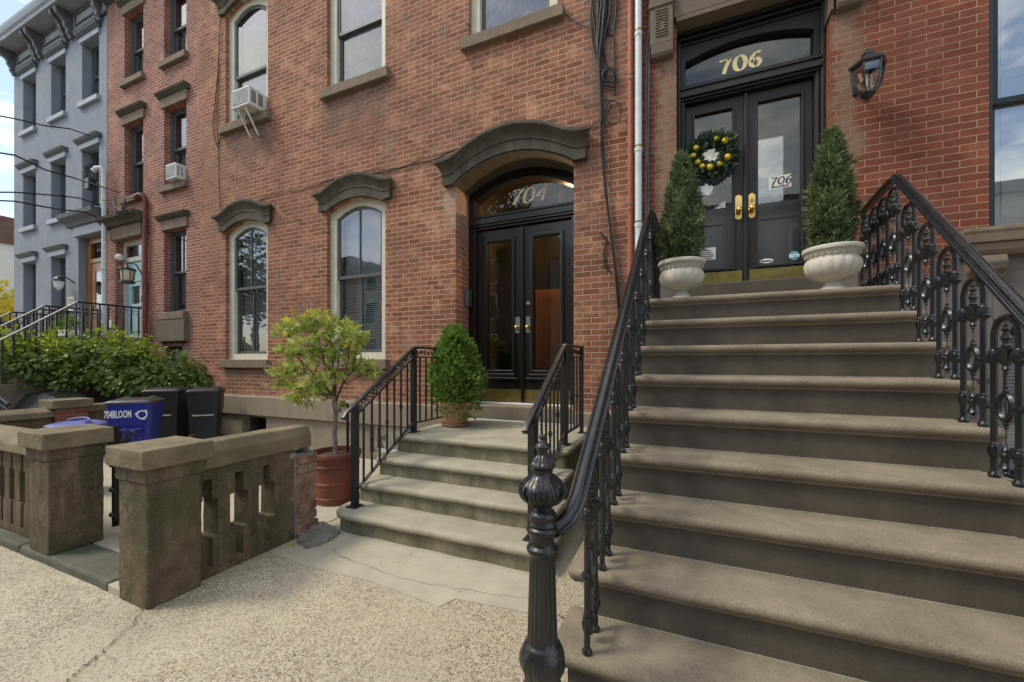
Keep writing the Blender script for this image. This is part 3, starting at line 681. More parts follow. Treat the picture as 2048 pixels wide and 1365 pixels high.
# ================================================================== HOUSE WITH THE TALL STOOP (706)
h6 = empty('brick_house', (2., D, 0), 'deep red brick row house with black double door, brownstone lintel and tall brownstone stoop', 'house')
LZ = 1.947
outer = [(XR, 2.2), (-.11, 2.2), (-.11, 5.12), (1.25, 5.12), (1.25, 2.2), (9, 2.2), (9, 10.9), (XR, 10.9)]
MB().prism(outer, [rect(2.33, 3.75, 2.53, 5.0), rect(4.9, 6.3, 2.53, 5.0)], D+.004, D+.354).build('wall', 'brick706', h6)
outer = [(XR, -.02), (9, -.02), (9, 2.2), (1.25, 2.2), (1.25, 1.93), (-.11, 1.93), (-.11, 2.2), (XR, 2.2)]
MB().prism(outer, [rect(2.40, 3.5, .46, 1.74)], D-.02, D+.35).build('foundation_wall', 'base706', h6)
# recessed panels of the basement storey: raised borders
for (x0, x1, z0, z1) in ((1.42, 2.33, 1.30, 2.08), (1.42, 2.33, .75, 1.26), (2.33, 3.6, 1.80, 2.10)):
    MB().box(x0, x1, D-.045, D-.018, z0, z1).build('stone_course', 'base706', h6, bevel=.006)
MB().prism([(D-.14, 2.43), (D+.1, 2.43), (D+.1, 2.55), (D-.16, 2.55), (D-.16, 2.52), (D-.15, 2.50)], [], 2.10, 4.0, lambda u, v, w: (w, u, v)).build('window_sill', 'sill', h6, bevel=.006)
MB().prism([(D-.08, 2.33), (D+.1, 2.33), (D+.1, 2.428), (D-.12, 2.428), (D-.11, 2.37)], [], 2.12, 4.0, lambda u, v, w: (w, u, v)).build('sill_moulding', 'sill', h6, bevel=.006)
MB().box(2.13, 8.9, D-.012, D+.003, 2.201, 2.332).build('stone_course', 'base706', h6)
for cx_ in (2.27, 3.8):
    b = MB(); b.prism([(D+.0, 2.08), (D-.05, 2.10), (D-.07, 2.17), (D-.12, 2.21), (D-.14, 2.27), (D-.12, 2.325), (D+.0, 2.325)], [], cx_-.11, cx_+.11, lambda u, v, w: (w, u, v))
    b.build('corbel', 'lintel', h6, bevel=.012)
w = window(h6, 2.33, 3.75, 2.53, 5.0, 0, 3.66, fw=.05, frame='sashblack', sash='sashblack', muntin=False, behind=None, rev=.06, gl='glassbay', label='tall black framed window with white interior shutters')
b = MB()
for k in range(4):
    x0 = 2.42+k*.315
    b.box(x0, x0+.30, D+.172, D+.194, 2.6, 5.0)
    for (z0, z1) in ((2.68, 3.2), (3.3, 3.9), (4.0, 4.6)):
        b.prism(rect(x0+.06, x0+.24, z0, z1), [rect(x0+.075, x0+.225, z0+.015, z1-.015)], D+.162, D+.171)
b.build('shutter', 'shutter', w, bevel=.004)
w = window(h6, 4.9, 6.3, 2.53, 5.0, 0, 3.66, fw=.05, frame='sashblack', sash='sashblack', muntin=False, behind='shade', rev=.06)
w = window(h6, 2.40, 3.5, .46, 1.74, 0, .98, fw=.05, frame='sashblack', sash='sashblack', muntin=False, behind='blind', rev=.10, shut=1.05, label='basement window with white blinds behind the tall stoop')
# lintel, capitals, frame
EY = D+.20
MB().box(-.109, 1.249, D-.05, EY-.005, 5.075, 5.119).build('soffit', 'lintel', h6)
MB().box(1.232, 1.2495, D-.06, EY-.002, 4.74, 5.074).build('jamb_block', 'lintel', h6)
MB().box(-.135, 1.264, D-.052, D+.2, 5.121, 5.75).build('lintel', 'lintel', h6, bevel=.006)
MB().box(-.5, 1.6, D-.22, D+.1, 5.75, 5.95).build('cornice', 'lintel', h6, bevel=.02)
for s_, (x0, x1) in ((0, (-.37, -.14)), (1, (1.265, 1.47))):
    z0 = 4.74 if s_ == 0 else 4.73
    b = MB(); b.box(x0, x1, D-.10, D+.02, 4.86, 5.75)
    b.prism([(D+.01, z0), (D-.07, z0), (D-.09, z0+.03), (D-.10, z0+.12), (D+.01, z0+.12)], [], x0+.01, x1-.0, lambda u, v, w: (w, u, v))
    b.box(x0-.015, x1+.004, D-.115, D, 5.25, 5.30)
    cp = b.build('capital', 'lintel', h6, bevel=.006)
    f_ = MB()
    for k in range(10):
        z = 4.93+k*.030; xm = (x0+x1)/2; w_ = .055
        if k in (3, 4, 5): f_.box(xm-.06, xm-.02, D-.112, D-.098, z, z+.016); f_.box(xm+.02, xm+.06, D-.112, D-.098, z, z+.016)
        else: f_.box(xm-.06, xm+.06, D-.112, D-.098, z, z+.016)
    f_.build('reeded_ornament', 'lintel', cp, bevel=.004)
# tall black door surround
x0, x1 = -.11, 1.25
df = MB().prism(rect(x0, x1, 2.18, 5.12), [arch(x0+.09, x1-.09, 4.52, 4.78, .10), rect(x0+.085, x1-.085, 2.2, 4.32)], EY, EY+.16).build('door_frame', 'doorblack', h6, bevel=.006)
for (y, a, b_) in ((EY-.03, 4.34, 4.365), (EY-.055, 4.365, 4.41), (EY-.035, 4.41, 4.45), (EY-.05, 4.45, 4.475)):
    MB().box(x0+.03, x1-.03, y, EY+.01, a, b_).build('transom_moulding', 'doorblack', df, bevel=.006)
for k in range(3):
    MB().box(x0+.002, x1-.02, EY-.02-.035*k, EY+.005, 4.955+k*.04, 4.98+k*.04).build('cornice_moulding', 'doorblack', df, bevel=.008)
for xa, xb in ((x0+.002, x0+.04), (x1-.04, x1-.002)):
    MB().box(xa, xb, EY-.04, EY, 2.24, 5.1).build('side_moulding', 'doorblack', df, bevel=.01)
for xa, xb in ((x0+.05, x0+.075), (x1-.075, x1-.05)):
    MB().box(xa, xb, EY-.02, EY, 2.24, 4.34).build('side_moulding', 'doorblack', df, bevel=.008)
MB().sheet(arch(x0+.08, x1-.08, 4.51, 4.79, .10), EY+.07).build('transom_pane', 'glassdoor', df)
MD6 = .57
def leaf706(x0, x1, gx0, gx1, kx, lock):
    l = MB().prism(rect(x0, x1, 2.245, 4.315), [rect(gx0, gx1, 2.47, 4.19)], EY+.06, EY+.11).build('door', 'doorblack', h6, bevel=.004)
    MB().prism(rect(gx0-.025, gx1+.025, 2.445, 4.215), [rect(gx0, gx1, 2.47, 4.19)], EY+.045, EY+.062).build('glazing_bead', 'doorblack', l, bevel=.006)
    MB().sheet(rect(gx0-.005, gx1+.005, 2.465, 4.195), EY+.085).build('pane', 'glassdoor', l)
    MB().box(x0+.03, x1-.03, EY+.052, EY+.061, 2.25, 2.43).build('kick_plate', 'oldbrass', l)
    pz = 2.97
    o = [(kx-.032, pz+.02), (kx-.02, pz+.01), (kx, pz), (kx+.02, pz+.01), (kx+.032, pz+.02), (kx+.034, pz+.25), (kx+.02, pz+.262), (kx, pz+.275), (kx-.02, pz+.262), (kx-.034, pz+.25)]
    MB().prism(o, [], EY+.05, EY+.061).build('knob_plate', 'brass', l, bevel=.003)
    k = MB().ball((kx, EY+.005, pz+.10), .031, 14); k.tube([(kx, EY+.005, pz+.10), (kx, EY+.05, pz+.10)], .013); k.build('door_knob', 'brass', l, smooth=True)
    if lock: MB().tube([(kx, EY+.04, pz+.19), (kx, EY+.052, pz+.19)], .016, 12).build('keyhole', 'oldbrass', l)
    return l
leaf706(-.022, MD6-.004, .075, .445, .505, False)
leaf706(MD6+.004, 1.163, .685, 1.065, .628, True)
MB().box(MD6-.016, MD6+.016, EY+.03, EY+.06, 2.245, 4.315).build('astragal', 'doorblack', h6, bevel=.006)
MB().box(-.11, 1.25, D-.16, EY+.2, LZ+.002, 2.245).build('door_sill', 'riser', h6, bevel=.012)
for (a, b_) in ((-.58, -.112), (1.252, 1.42)):
    MB().box(a, b_, D-.10, D+.01, LZ+.002, 2.35).build('plinth_block', 'base706', h6, bevel=.006)
figures('706', .155, 'house_number', 'gold', df, pen=.28, thin=.08, gap=.92, fn= lambda u, v, w: (.325+u, EY+.066-w, 4.585+v))
# grey vestibule with panelled inner doors
vb = MB(); X0, X1, Y0, Y1, Z0, Z1 = -.2, 1.35, EY+.165, EY+1.5, 2.2, 5.3
vs = [(X0, Y0, Z0), (X1, Y0, Z0), (X1, Y0, Z1), (X0, Y0, Z1), (X0, Y1, Z0), (X1, Y1, Z0), (X1, Y1, Z1), (X0, Y1, Z1)]
vb.add(vs, [(4, 5, 6, 7), (0, 4, 7, 3), (1, 2, 6, 5), (0, 1, 5, 4), (3, 7, 6, 2)]).build('vestibule', 'vestgrey', h6)
b = MB()
for x0_ in (-.12, .60):
    b.prism(rect(x0_, x0_+.66, 2.25, 4.4), [rect(x0_+.12, x0_+.54, 3.25, 4.25)], EY+.45, EY+.50)
    b.prism(rect(x0_+.12, x0_+.54, 2.40, 3.10), [rect(x0_+.16, x0_+.50, 2.44, 3.06)], EY+.43, EY+.451)
b.build('inner_door', 'greypanel', h6, bevel=.006)
b = MB().box(-.02, 1.2, EY+.48, EY+.485, 3.2, 4.3).build('inner_pane', 'glass', h6)
# papers and stickers on the glass
def sheet(name, x0, x1, z0, z1, m, label, cat, y=EY+.083, tilt=0):
    e = empty(name, ((x0+x1)/2, y, (z0+z1)/2), label, cat)
    cx, cz = (x0+x1)/2, (z0+z1)/2; ca, sa = math.cos(tilt), math.sin(tilt)
    pts = [(cx+(x-cx)*ca-(z-cz)*sa, cz+(x-cx)*sa+(z-cz)*ca) for x, z in rect(x0, x1, z0, z1)]
    MB().prism(pts, [], y-.002, y).build('paper', m, e)
    return e
p = sheet('paper_sign', .785, .985, 3.26, 3.395, 'paper', 'white paper sign reading 706 Bloomfield taped inside the right leaf of the black door', 'sign', tilt=.02)
paint(glyphs('706', .075, pen=.17, thin=.07, shear=.18, gap=.88), 'lettering', 'ink', p, lambda u, v, w: (.800+u, EY+.081-w, 3.305+v))
vs, fs = textmesh('Bloomfield', .036, .1)
MB().add([(.885+x, EY+.079-z, 3.283+y) for x, y, z in vs], fs).build('lettering', 'ink', p)
p = sheet('notice', .12, .285, 2.58, 2.715, 'paper', 'white printed notice low on the left leaf of the black door behind the urn', 'notice')
b = MB()
for k, wd in enumerate((.05, .09, .12, .13, .11)): b.box(.2-wd/2, .2+wd/2, EY+.078, EY+.081, 2.69-k*.022-.007, 2.69-k*.022)
b.build('lettering', 'ink', p)
st = empty('sticker', (.765, EY+.08, 2.52), 'white oval alarm sticker at the bottom of the door glass', 'sticker')
MB().prism([(.765+.062*math.cos(a*PI/12), 2.515+.024*math.sin(a*PI/12)) for a in range(24)], [], EY+.080, EY+.083).build('disc', 'white', st)
MB().box(.72, .81, EY+.077, EY+.0805, 2.508, 2.518).build('lettering', 'ink', st)
st = empty('sticker', (1.02, EY+.08, 2.53), 'blue octagonal security sticker in the bottom right corner of the door glass', 'sticker')
MB().prism([(1.01+.048*math.cos(a*PI/4+PI/8), 2.545+.048*math.sin(a*PI/4+PI/8)) for a in range(8)], [], EY+.080, EY+.083).build('octagon', 'stickerblue', st)
MB().box(.966, 1.054, EY+.078, EY+.0795, 2.527, 2.56).build('band', 'white', st)
vs, fs = textmesh('ring', .034); MB().add([(1.01+x, EY+.077-z, 2.545+y) for x, y, z in vs], fs).build('lettering', 'stickerblue', st)
# ================================================================== NARROW BRICK HOUSE (702)
h2 = empty('brick_house', (-10.1, D, 0), 'narrow faded red brick row house with flat brownstone lintels and pale blue door', 'house')
X2L, X2R = -11.78, -8.442
c2 = [(-9.62, -8.88), (-11.08, -10.36)]
rows = [(4.93, 6.50), (7.42, 8.86)]
dr2 = (-11.42, -10.44, 1.95, 4.08)
wins2 = [(c2[0][0], c2[0][1], 2.42, 4.06)]+[(c[0], c[1], a, b) for a, b in rows for c in c2]
MB().prism(rect(X2L, X2R, -.02, 10.6), [rect(*w) for w in wins2]+[rect(*dr2)]+[rect(-9.55, -9.0, .05, 1.75)], D+.006, D+.32).build('wall', 'brick702', h2)
for i, (a, b_, z0, z1) in enumerate(wins2):
    window(h2, a, b_, z0, z1, 0, (z0+z1)/2, fw=.06, frame='sash', sash='sash', muntin=(i == 0), behind=('lace', 'lace', 'lace', 'lace', 'shade')[i], rev=.12, shut=.9)
    if i: sillstone(h2, a-.07, b_+.07, z0-.12, z0, proj=.07)
    else: sillstone(h2, a-.07, b_+.07, z0-.14, z0, proj=.09)
    MB().box(a-.06, b_+.06, D-.03, D+.1, z1+.002, z1+.19).build('window_lintel', 'sill', h2, bevel=.006)
    MB().prism([(D+.01, z1+.19), (D-.04, z1+.19), (D-.07, z1+.22), (D-.10, z1+.25), (D-.11, z1+.28), (D+.01, z1+.29)], [], a-.12, b_+.12, lambda u, v, w: (w, u, v)).build('lintel_cornice', 'hood', h2)
MB().prism([(D+.01, 2.28), (D-.08, 2.28), (D-.08, 1.85), (D+.01, 1.85)], [], -9.72, -8.80, lambda u, v, w: (w, u, v)).build('window_apron', 'lintel', h2, bevel=.01)
a, b_, z0, z1 = dr2
MB().box(a-.12, b_+.10, D-.05, D+.1, z1+.002, z1+.27).build('door_lintel', 'sill', h2, bevel=.006)
MB().prism([(D+.01, z1+.27), (D-.10, z1+.27), (D-.14, z1+.34), (D-.22, z1+.40), (D-.23, z1+.46), (D+.01, z1+.47)], [], a-.3, b_+.18, lambda u, v, w: (w, u, v)).build('door_cornice', 'hood', h2)
df2 = MB().prism(rect(a, b_, z0, z1), [rect(a+.07, b_-.06, z1-.36, z1-.1), rect(a+.07, b_-.06, z0, z1-.46)], D+.13, D+.2).build('door_frame', 'cream', h2, bevel=.006)
MB().sheet(rect(a+.07, b_-.06, z1-.36, z1-.1), D+.16).build('transom_pane', 'glass', df2)
d = MB().prism(rect(a+.08, b_-.07, z0, z1-.47), [rect(a+.33, b_-.30, z0+.75, z1-1.0), [(a+.2, z1-1.0+.06), (a+.46, z1-.93), (a+.33, z1-.62)][::1]], D+.15, D+.19).build('door', 'doorblue', h2, bevel=.004)
MB().prism(rect(a+.27, b_-.24, z0+.68, z1-.93), [rect(a+.33, b_-.30, z0+.75, z1-1.0)], D+.13, D+.155).build('moulding', 'doorblue', d, bevel=.006)
MB().prism([(a+.14, z1-.9), (b_-.16, z1-.9), ((a+b_)/2, z1-.55)], [[(a+.24, z1-.86), (b_-.26, z1-.86), ((a+b_)/2, z1-.64)]], D+.135, D+.151).build('pediment', 'doorblue', d, bevel=.004)
MB().box(a+.3, b_-.27, D+.17, D+.175, z0+.7, z1-.6).build('pane', 'glass', d)
MB().box(a+.14, b_-.14, D+.14, D+.151, z0+.15, z0+.55).build('panel', 'doorblue', d, bevel=.01)
MB().add([(a, D+.31, z0), (b_, D+.31, z0), (b_, D+.31, z1), (a, D+.31, z1)], [(0, 1, 2, 3)]).build('hall', 'room', h2)
MB().prism(rect(-9.55, -9.0, .05, 1.75), [rect(-9.48, -9.07, .1, 1.68)], D+.10, D+.16).build('basement_door', 'slate', h2)
MB().box(-9.48, -9.07, D+.13, D+.15, .1, 1.68).build('basement_door', 'greytrim', h2)
MB().prism([(D, 9.3), (D-.2, 9.35), (D-.25, 9.7), (D-.6, 10.), (D-.6, 10.2), (D, 10.3)], [], X2L, X2R, lambda u, v, w: (w, u, v)).build('cornice', 'slate', h2)
# ================================================================== GREY HOUSE
h0 = empty('grey_house', (-14.1, D, 0), 'grey painted brick row house with bracketed cornice and slate window heads', 'house')
X0L, X0R = -16.5, -11.782
c0 = [(-15.95, -15.22), (-14.40, -13.66), (-12.88, -12.12)]
rows0 = [(4.92, 6.34), (7.42, 8.80)]
wins0 = [(c[0], c[1], 2.05, 4.02) for c in c0[:2]]+[(c[0], c[1], a, b) for a, b in rows0 for c in c0]
dr0 = (-13.05, -11.98, 1.9, 4.35)
MB().prism(rect(X0L, X0R, -.02, 9.7), [rect(*w) for w in wins0]+[rect(*dr0)], D, D+.32).build('wall', 'brickgrey', h0)
for i, (a, b_, z0, z1) in enumerate(wins0):
    window(h0, a, b_, z0, z1, 0, (z0+z1)/2, fw=.06, frame='slate', sash='slate', muntin=False, behind='lace', rev=.17, shut=.9)
    sillstone(h0, a-.06, b_+.06, z0-.11, z0, 'greytrim', proj=.07)
    MB().box(a-.06, b_+.06, D-.04, D+.1, z1+.002, z1+.12).build('window_lintel', 'greytrim', h0, bevel=.005)
    MB().prism([(D+.01, z1+.12), (D-.05, z1+.12), (D-.10, z1+.17), (D-.12, z1+.21), (D+.01, z1+.22)], [], a-.12, b_+.12, lambda u, v, w: (w, u, v)).build('lintel_cornice', 'slate', h0)
a, b_, z0, z1 = dr0
MB().box(a-.1, b_+.1, D-.06, D+.1, z1+.002, z1+.22).build('door_lintel', 'greytrim', h0, bevel=.005)
MB().prism([(D+.01, z1+.22), (D-.10, z1+.22), (D-.14, z1+.30), (D-.26, z1+.38), (D-.28, z1+.46), (D+.01, z1+.48)], [], a-.3, b_+.2, lambda u, v, w: (w, u, v)).build('door_cornice', 'slate', h0)
df0 = MB().prism(rect(a, b_, z0, z1), [rect(a+.2, b_-.1, z0+.05, z1-.6), rect(a+.2, b_-.1, z1-.5, z1-.15)], D+.13, D+.21).build('door_frame', 'doororange', h0, bevel=.01)
d = MB().prism(rect(a+.2, b_-.1, z0+.05, z1-.6), [rect(a+.38, b_-.26, z0+.8, z1-.8)], D+.15, D+.19).build('door', 'doororange', h0, bevel=.006)
MB().box(a+.38, b_-.26, D+.16, D+.17, z0+.8, z1-.8).build('pane', 'glass', d)
MB().add([(a, D+.4, z0), (b_, D+.4, z0), (b_, D+.4, z1), (a, D+.4, z1)], [(0, 1, 2, 3)]).build('hall', 'room', h0)
# cornice with paired brackets
MB().box(X0L-.02, X0R, D-.06, D+.1, 9.12, 9.2).build('frieze_moulding', 'slate', h0, bevel=.01)
MB().box(X0L, X0R, D-.03, D+.1, 9.2, 9.58).build('frieze', 'greytrim', h0)
MB().prism([(D+.1, 9.60), (D-.36, 9.60), (D-.37, 9.66), (D-.41, 9.70), (D-.44, 9.78), (D-.45, 9.84), (D+.1, 9.90)], [], X0L-.35, X0R, lambda u, v, w: (w, u, v)).build('cornice', 'greytrim', h0, bevel=.008)
br = [(D-.03, 9.0), (D-.07, 9.01), (D-.09, 9.07), (D-.12, 9.11), (D-.12, 9.18), (D-.17, 9.26), (D-.18, 9.34), (D-.25, 9.42), (D-.29, 9.45), (D-.32, 9.50), (D-.33, 9.60), (D-.03, 9.60)]
for x in (-16.35, -15.05, -14.82, -13.52, -13.28, -11.98):
    for dx in ((0,) if x in (-16.35,) else (0,)):
        MB().prism(br, [], x-.055, x+.055, lambda u, v, w: (w, u, v)).build('bracket', 'darktrim', h0, bevel=.01)
for (x0, x1) in ((-16.2, -15.2), (-14.68, -13.66), (-13.12, -12.12)):
    MB().prism(rect(x0, x1, 9.26, 9.54), [rect(x0+.05, x1-.05, 9.30, 9.50)], D-.06, D-.028).build('frieze_panel', 'darktrim', h0, bevel=.008)
# white sided building and yellow tree far left
sb = empty('sided_building', (-27, 4.5, 0), 'white clapboard building with a brown fascia, far down the street', 'house')
b = MB()
for k in range(46):
    z = k*.13; b.prism([(3.0, z), (3.0, z+.135), (3.025, z+.135)], [], -40, -24, lambda u, v, w: (w, u, v))
b.build('siding', 'siding', sb)
MB().box(-40, -24.01, 3.03, 12, 0, 6.0).build('wall', 'siding', sb)
MB().box(-40.1, -23.9, 2.9, 12.1, 5.98, 7.0).build('fascia', 'brownfascia', sb)
# ================================================================== foliage helpers
def leafcloud(centers, n, size, shape='oval', up=.2, seed=1, droop=0):
    rnd = random.Random(seed); b = MB()
    tot = sum(c[3]**2 for c in centers)
    if shape == 'oval': P = [(0, -.1), (.32, .3), (.30, .6), (0, 1.1), (-.30, .6), (-.32, .3)]; 
    elif shape == 'maple': P = [(0, -.2), (.10, .0), (.5, -.05), (.24, .22), (.62, .55), (.2, .42), (0, 1.05), (-.2, .42), (-.62, .55), (-.24, .22), (-.5, -.05), (-.10, .0)]
    elif shape == 'sprig': P = [(0, 0), (.13, .35), (.42, .55), (.15, .55), (.22, .9), (0, .75), (-.05, 1.15), (-.16, .6), (-.42, .6), (-.12, .3)]
    elif shape == 'needle': P = [(0, 0), (.09, .4), (.24, .62), (.08, .6), (0, 1.1), (-.09, .55), (-.26, .7), (-.09, .35)]
    for (cx, cy, cz, r, *sc) in centers:
        k = int(n*r*r/tot)
        sx, sy, sz = sc if sc else (1, 1, 1)
        for _ in range(k):
            while True:
                d = Vector((rnd.gauss(0, 1), rnd.gauss(0, 1), rnd.gauss(0, 1)))
                if d.length > .01: break
            d.normalize(); rr = r*(rnd.random()**.35)
            p = Vector((cx+d.x*rr*sx, cy+d.y*rr*sy, cz+d.z*rr*sz))
            ax = (d+Vector((rnd.uniform(-.7, .7), rnd.uniform(-.7, .7), rnd.uniform(-.5, .5)+up-droop))).normalized()
            sd_ = ax.cross(Vector((rnd.uniform(-1, 1), rnd.uniform(-1, 1), rnd.uniform(-1, 1)))).normalized()
            nn = ax.cross(sd_); s_ = size*rnd.uniform(.6, 1.25)
            b.add([p+sd_*(u*s_)+ax*(v*s_)+nn*(abs(u)*s_*.25) for u, v in P], [tuple(range(len(P)))])
    return b
yt = empty('yellow_tree', (-24.5, 6, 0), 'tree with bright yellow autumn leaves beyond the grey house', 'tree')
rnd = random.Random(3)
leafcloud([(-24.0+rnd.uniform(-1.6, 1.9), 6.0+rnd.uniform(-1, 1), 2.4+rnd.uniform(-1.6, 1.4), .8) for _ in range(16)], 5200, .17, 'oval', seed=5).build('crown', 'yellowtree', yt)
MB().tube([(-24.4, 6, 0), (-24.5, 6.05, 1.4), (-24.3, 6, 2.6)], .12, rads=[.14, .11, .05]).build('trunk', 'bark', yt)
# ================================================================== TALL STOOP (706)
R6, S6, Y16, H16, OV, NT = .195, .2424, 3.368, 1.947, .031, .050
st6 = empty('brownstone_stoop', (.45, 2.4, 0), 'tall brownstone stoop of ten broad steps rising to the black double door', 'stairs')
def xl6(Y): return -.44+.02*(Y-1.5)
def xr6(Y): return 1.31-.075*(3.2-Y)
for k in range(10):
    Z = H16-k*R6; Yn = Y16-k*S6
    yb = (D-.02 if k == 0 else Yn+S6+OV+.04)
    # nosing profile in (Y, Z): rounded front, small cove below
    pr = [(yb, Z), (Yn+.022, Z), (Yn+.010, Z-.004), (Yn+.002, Z-.013), (Yn, Z-.025), (Yn+.003, Z-.036), (Yn+.011, Z-.045), (Yn+.022, Z-.049), (Yn+.026, Z-.050), (Yn+.026, Z-.062), (Yn+.034, Z-.068), (yb, Z-.068)]
    e = .03 if k > 6 else 0
    n = len(pr); xs = [xl6(Yn)-e, xl6(Yn)-e+.02]+[xl6(Yn)+.05+(xr6(Yn)-xl6(Yn)-.1)*i/24 for i in range(25)]+[xr6(Yn)-.02, xr6(Yn)]
    vs = []
    rnd = random.Random(k)
    for i, xx in enumerate(xs):
        sk = .018 if i in (0, len(xs)-1) else 0
        w_ = rnd.uniform(-.0015, .0015)
        vs += [(xx, y+(sk if y < yb-.01 else 0)+w_, z-(.006 if sk and z == Z else 0)) for y, z in pr]
    b = MB().add(vs, [(i*n+j, (i+1)*n+j, (i+1)*n+(j+1) % n, i*n+(j+1) % n) for i in range(len(xs)-1) for j in range(n)]+[tuple(range(n)), tuple((len(xs)-1)*n+j for j in range(n))[::-1]])
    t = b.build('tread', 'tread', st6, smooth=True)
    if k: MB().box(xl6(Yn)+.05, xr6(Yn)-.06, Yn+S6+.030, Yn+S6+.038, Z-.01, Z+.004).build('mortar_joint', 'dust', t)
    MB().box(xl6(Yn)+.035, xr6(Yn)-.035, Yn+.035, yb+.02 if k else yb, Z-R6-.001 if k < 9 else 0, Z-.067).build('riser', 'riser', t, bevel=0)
# core below
b = MB()
for k in range(10):
    Yn = Y16-k*S6; b.box(xl6(Yn)+.04+k*.0005, xr6(Yn)-.04-k*.0005, Yn+.30, D-.03-k*.001, max(0, H16-(k+1)*R6-.0005*k), H16-(k+1)*R6+.13)
b.build('side_wall', 'fence', st6)
# ------------------------------------------------------------------ iron railings of the tall stoop
def loop_unit():
    """one cast-iron baluster panel: two bars joined by a round arch, with ornaments; built in the local Y-Z plane"""
    h = .69; hw = .070; r = .0118
    b = MB()
    pts = [(0, -hw, 0), (0, -hw, h-.082)]+[(0, -hw*math.cos(a*PI/10), h-.082+.080*math.sin(a*PI/10)) for a in range(1, 10)]+[(0, hw, h-.082), (0, hw, 0)]
    b.tube(pts, r, 8)
    for sy in (-1, 1):
        b.lathe(0, sy*hw, [(.016, 0), (.019, .006), (.019, .014), (.013, .022), (.0115, .03)], 10)
    for sy in (-1, 1):
        for z in (.095, .13, .50, .545): b.lathe(0, sy*hw, [(.010, z-.012), (.016, z-.006), (.017, z), (.016, z+.006), (.010, z+.012)], 8)
        b.ball((0, sy*hw, .115), .022, 8, (1, 1, 1.4)); b.ball((0, sy*hw, .522), .026, 8, (1, 1, 1.2)); b.ball((0, sy*hw, .145), .016, 8)
        b.ball((0, sy*(hw+.026), .31), .017, 8); b.ball((0, sy*(hw+.024), .505), .014, 8); b.ball((0, sy*(hw+.014), .54), .012, 8); b.ball((0, sy*(hw+.008), .49), .009, 8)
    o = MB()
    # drop ornament under the arch
    for z, rr in ((.655, .009), (.637, .015), (.617, .011), (.600, .018), (.583, .012), (.567, .015)): o.ball((0, 0, z), rr, 8, (1, 1, .9))
    o.lathe(0, 0, [(.007, .460), (.013, .470), (.008, .483), (.016, .492), (.020, .505), (.024, .535), (.031, .548), (.031, .557), (.010, .564)], 10)
    o.tube([(0, -hw, .52), (0, -hw*.6, .508), (0, -hw*.35, .52), (0, 0, .505), (0, hw*.35, .52), (0, hw*.6, .508), (0, hw, .52)], .010, 6)
    for z, rr in ((.455, .008), (.441, .005)): o.ball((0, 0, z), rr, 8)
    o.tube([(0, 0, .66), (0, 0, .03)], .0022, 4)
    # oval ring
    o.tube([(0, .035*math.cos(a*PI/9), .31+.056*math.sin(a*PI/9)) for a in range(18)], .011, 6, closed=True)
    for z, rr in ((.379, .012), (.396, .008), (.241, .012), (.224, .008)): o.ball((0, 0, z), rr, 8)
    for sy in (-1, 1): o.tube([(0, sy*.034, .31), (0, sy*(hw+.018), .31)], .006, 6); o.ball((0, sy*.04, .31), .010, 8)
    # lower ornament
    o.lathe(0, 0, [(.006, .03), (.010, .036), (.006, .044), (.013, .052), (.022, .058), (.017, .066), (.012, .09), (.020, .112), (.011, .122), (.014, .132), (.006, .145), (.003, .160)], 10)
    o.tube([(0, -hw, .128), (0, -hw*.55, .142), (0, -hw*.3, .112), (0, 0, .118), (0, hw*.3, .112), (0, hw*.55, .142), (0, hw, .128)], .010, 6)
    return b, o
HRP = [(-.031, -.010), (-.033, -.003), (-.030, .002), (-.025, .003), (-.0245, .007), (-.020, .010), (-.018, .017), (-.010, .024), (0, .0265), (.010, .024), (.018, .017), (.020, .010), (.0245, .007), (.025, .003), (.030, .002), (.033, -.003), (.031, -.010), (.024, -.013), (.016, -.024), (-.016, -.024), (-.024, -.013)]
lb, lo_ = loop_unit()
def railing6(xf, label, newel):
    e = empty('iron_railing', (xf(1.5), 1.5, 0), label, 'railing')
    proto = None; units = []
    for k in range(0, 9):
        Yn = Y16-k*S6; Z = H16-k*R6
        if k == 0:
            for y in (3.50, 3.69, 3.88, 4.07): units.append((y, Z, -.0))
        else: units.append((Yn+.112, Z, 0))
    for (y, z, _) in units:
        if proto is None:
            o = lb.build('baluster_panel', 'iron', e, smooth=True, local=True); c = lo_.build('ornament', 'iron', o, smooth=True, local=True); proto = o
        else: o = copy_tree(proto, e)
        o.location = Vector((xf(y), y, z))-e.location
        if y > Y16+.02: o.scale = (1, 1, .955)
    yA, zA = Y16+.06, H16+.71
    path = [(xf(4.16), 4.16, zA+.01), (xf(3.6), 3.6, zA+.01), (xf(yA+.03), yA+.03, zA+.005), (xf(yA-.02), yA-.02, zA-.02)]
    y = yA-.15
    ye = 1.42 if newel else 1.30
    while y > ye: path.append((xf(y), y, zA-(yA-y)*(R6/S6))); y -= .25
    if newel:
        z = zA-(yA-1.40)*(R6/S6); x = xf(1.40); N = (-.425, 1.232, .93)
        path += [(x, 1.40, z), (x-.002, 1.36, z-.032), (x-.009, 1.32, z-.062), (x-.023, 1.29, z-.088), (x-.042, 1.267, z-.106), (x-.062, 1.25, z-.116), (N[0]+.03, N[1]+.01, z-.120)]
    HR = MB().sweep(path, HRP)
    HR.build('handrail', 'handrail', e, smooth=True)
    MB().box(xf(4.16)-.012, xf(4.16)+.012, 4.15, 4.175, H16, H16+.75).build('end_post', 'iron', e)
    return e
xlr = lambda Y: -.337+.032*(Y-1.5)
xrr = lambda Y: xr6(Y)-.075
railL = railing6(xlr, 'ornate black cast-iron railing ending in the fluted newel post, left of the tall stoop', True)
railR = railing6(xrr, 'ornate black cast-iron railing on the right of the tall stoop, before the shuttered window', False)
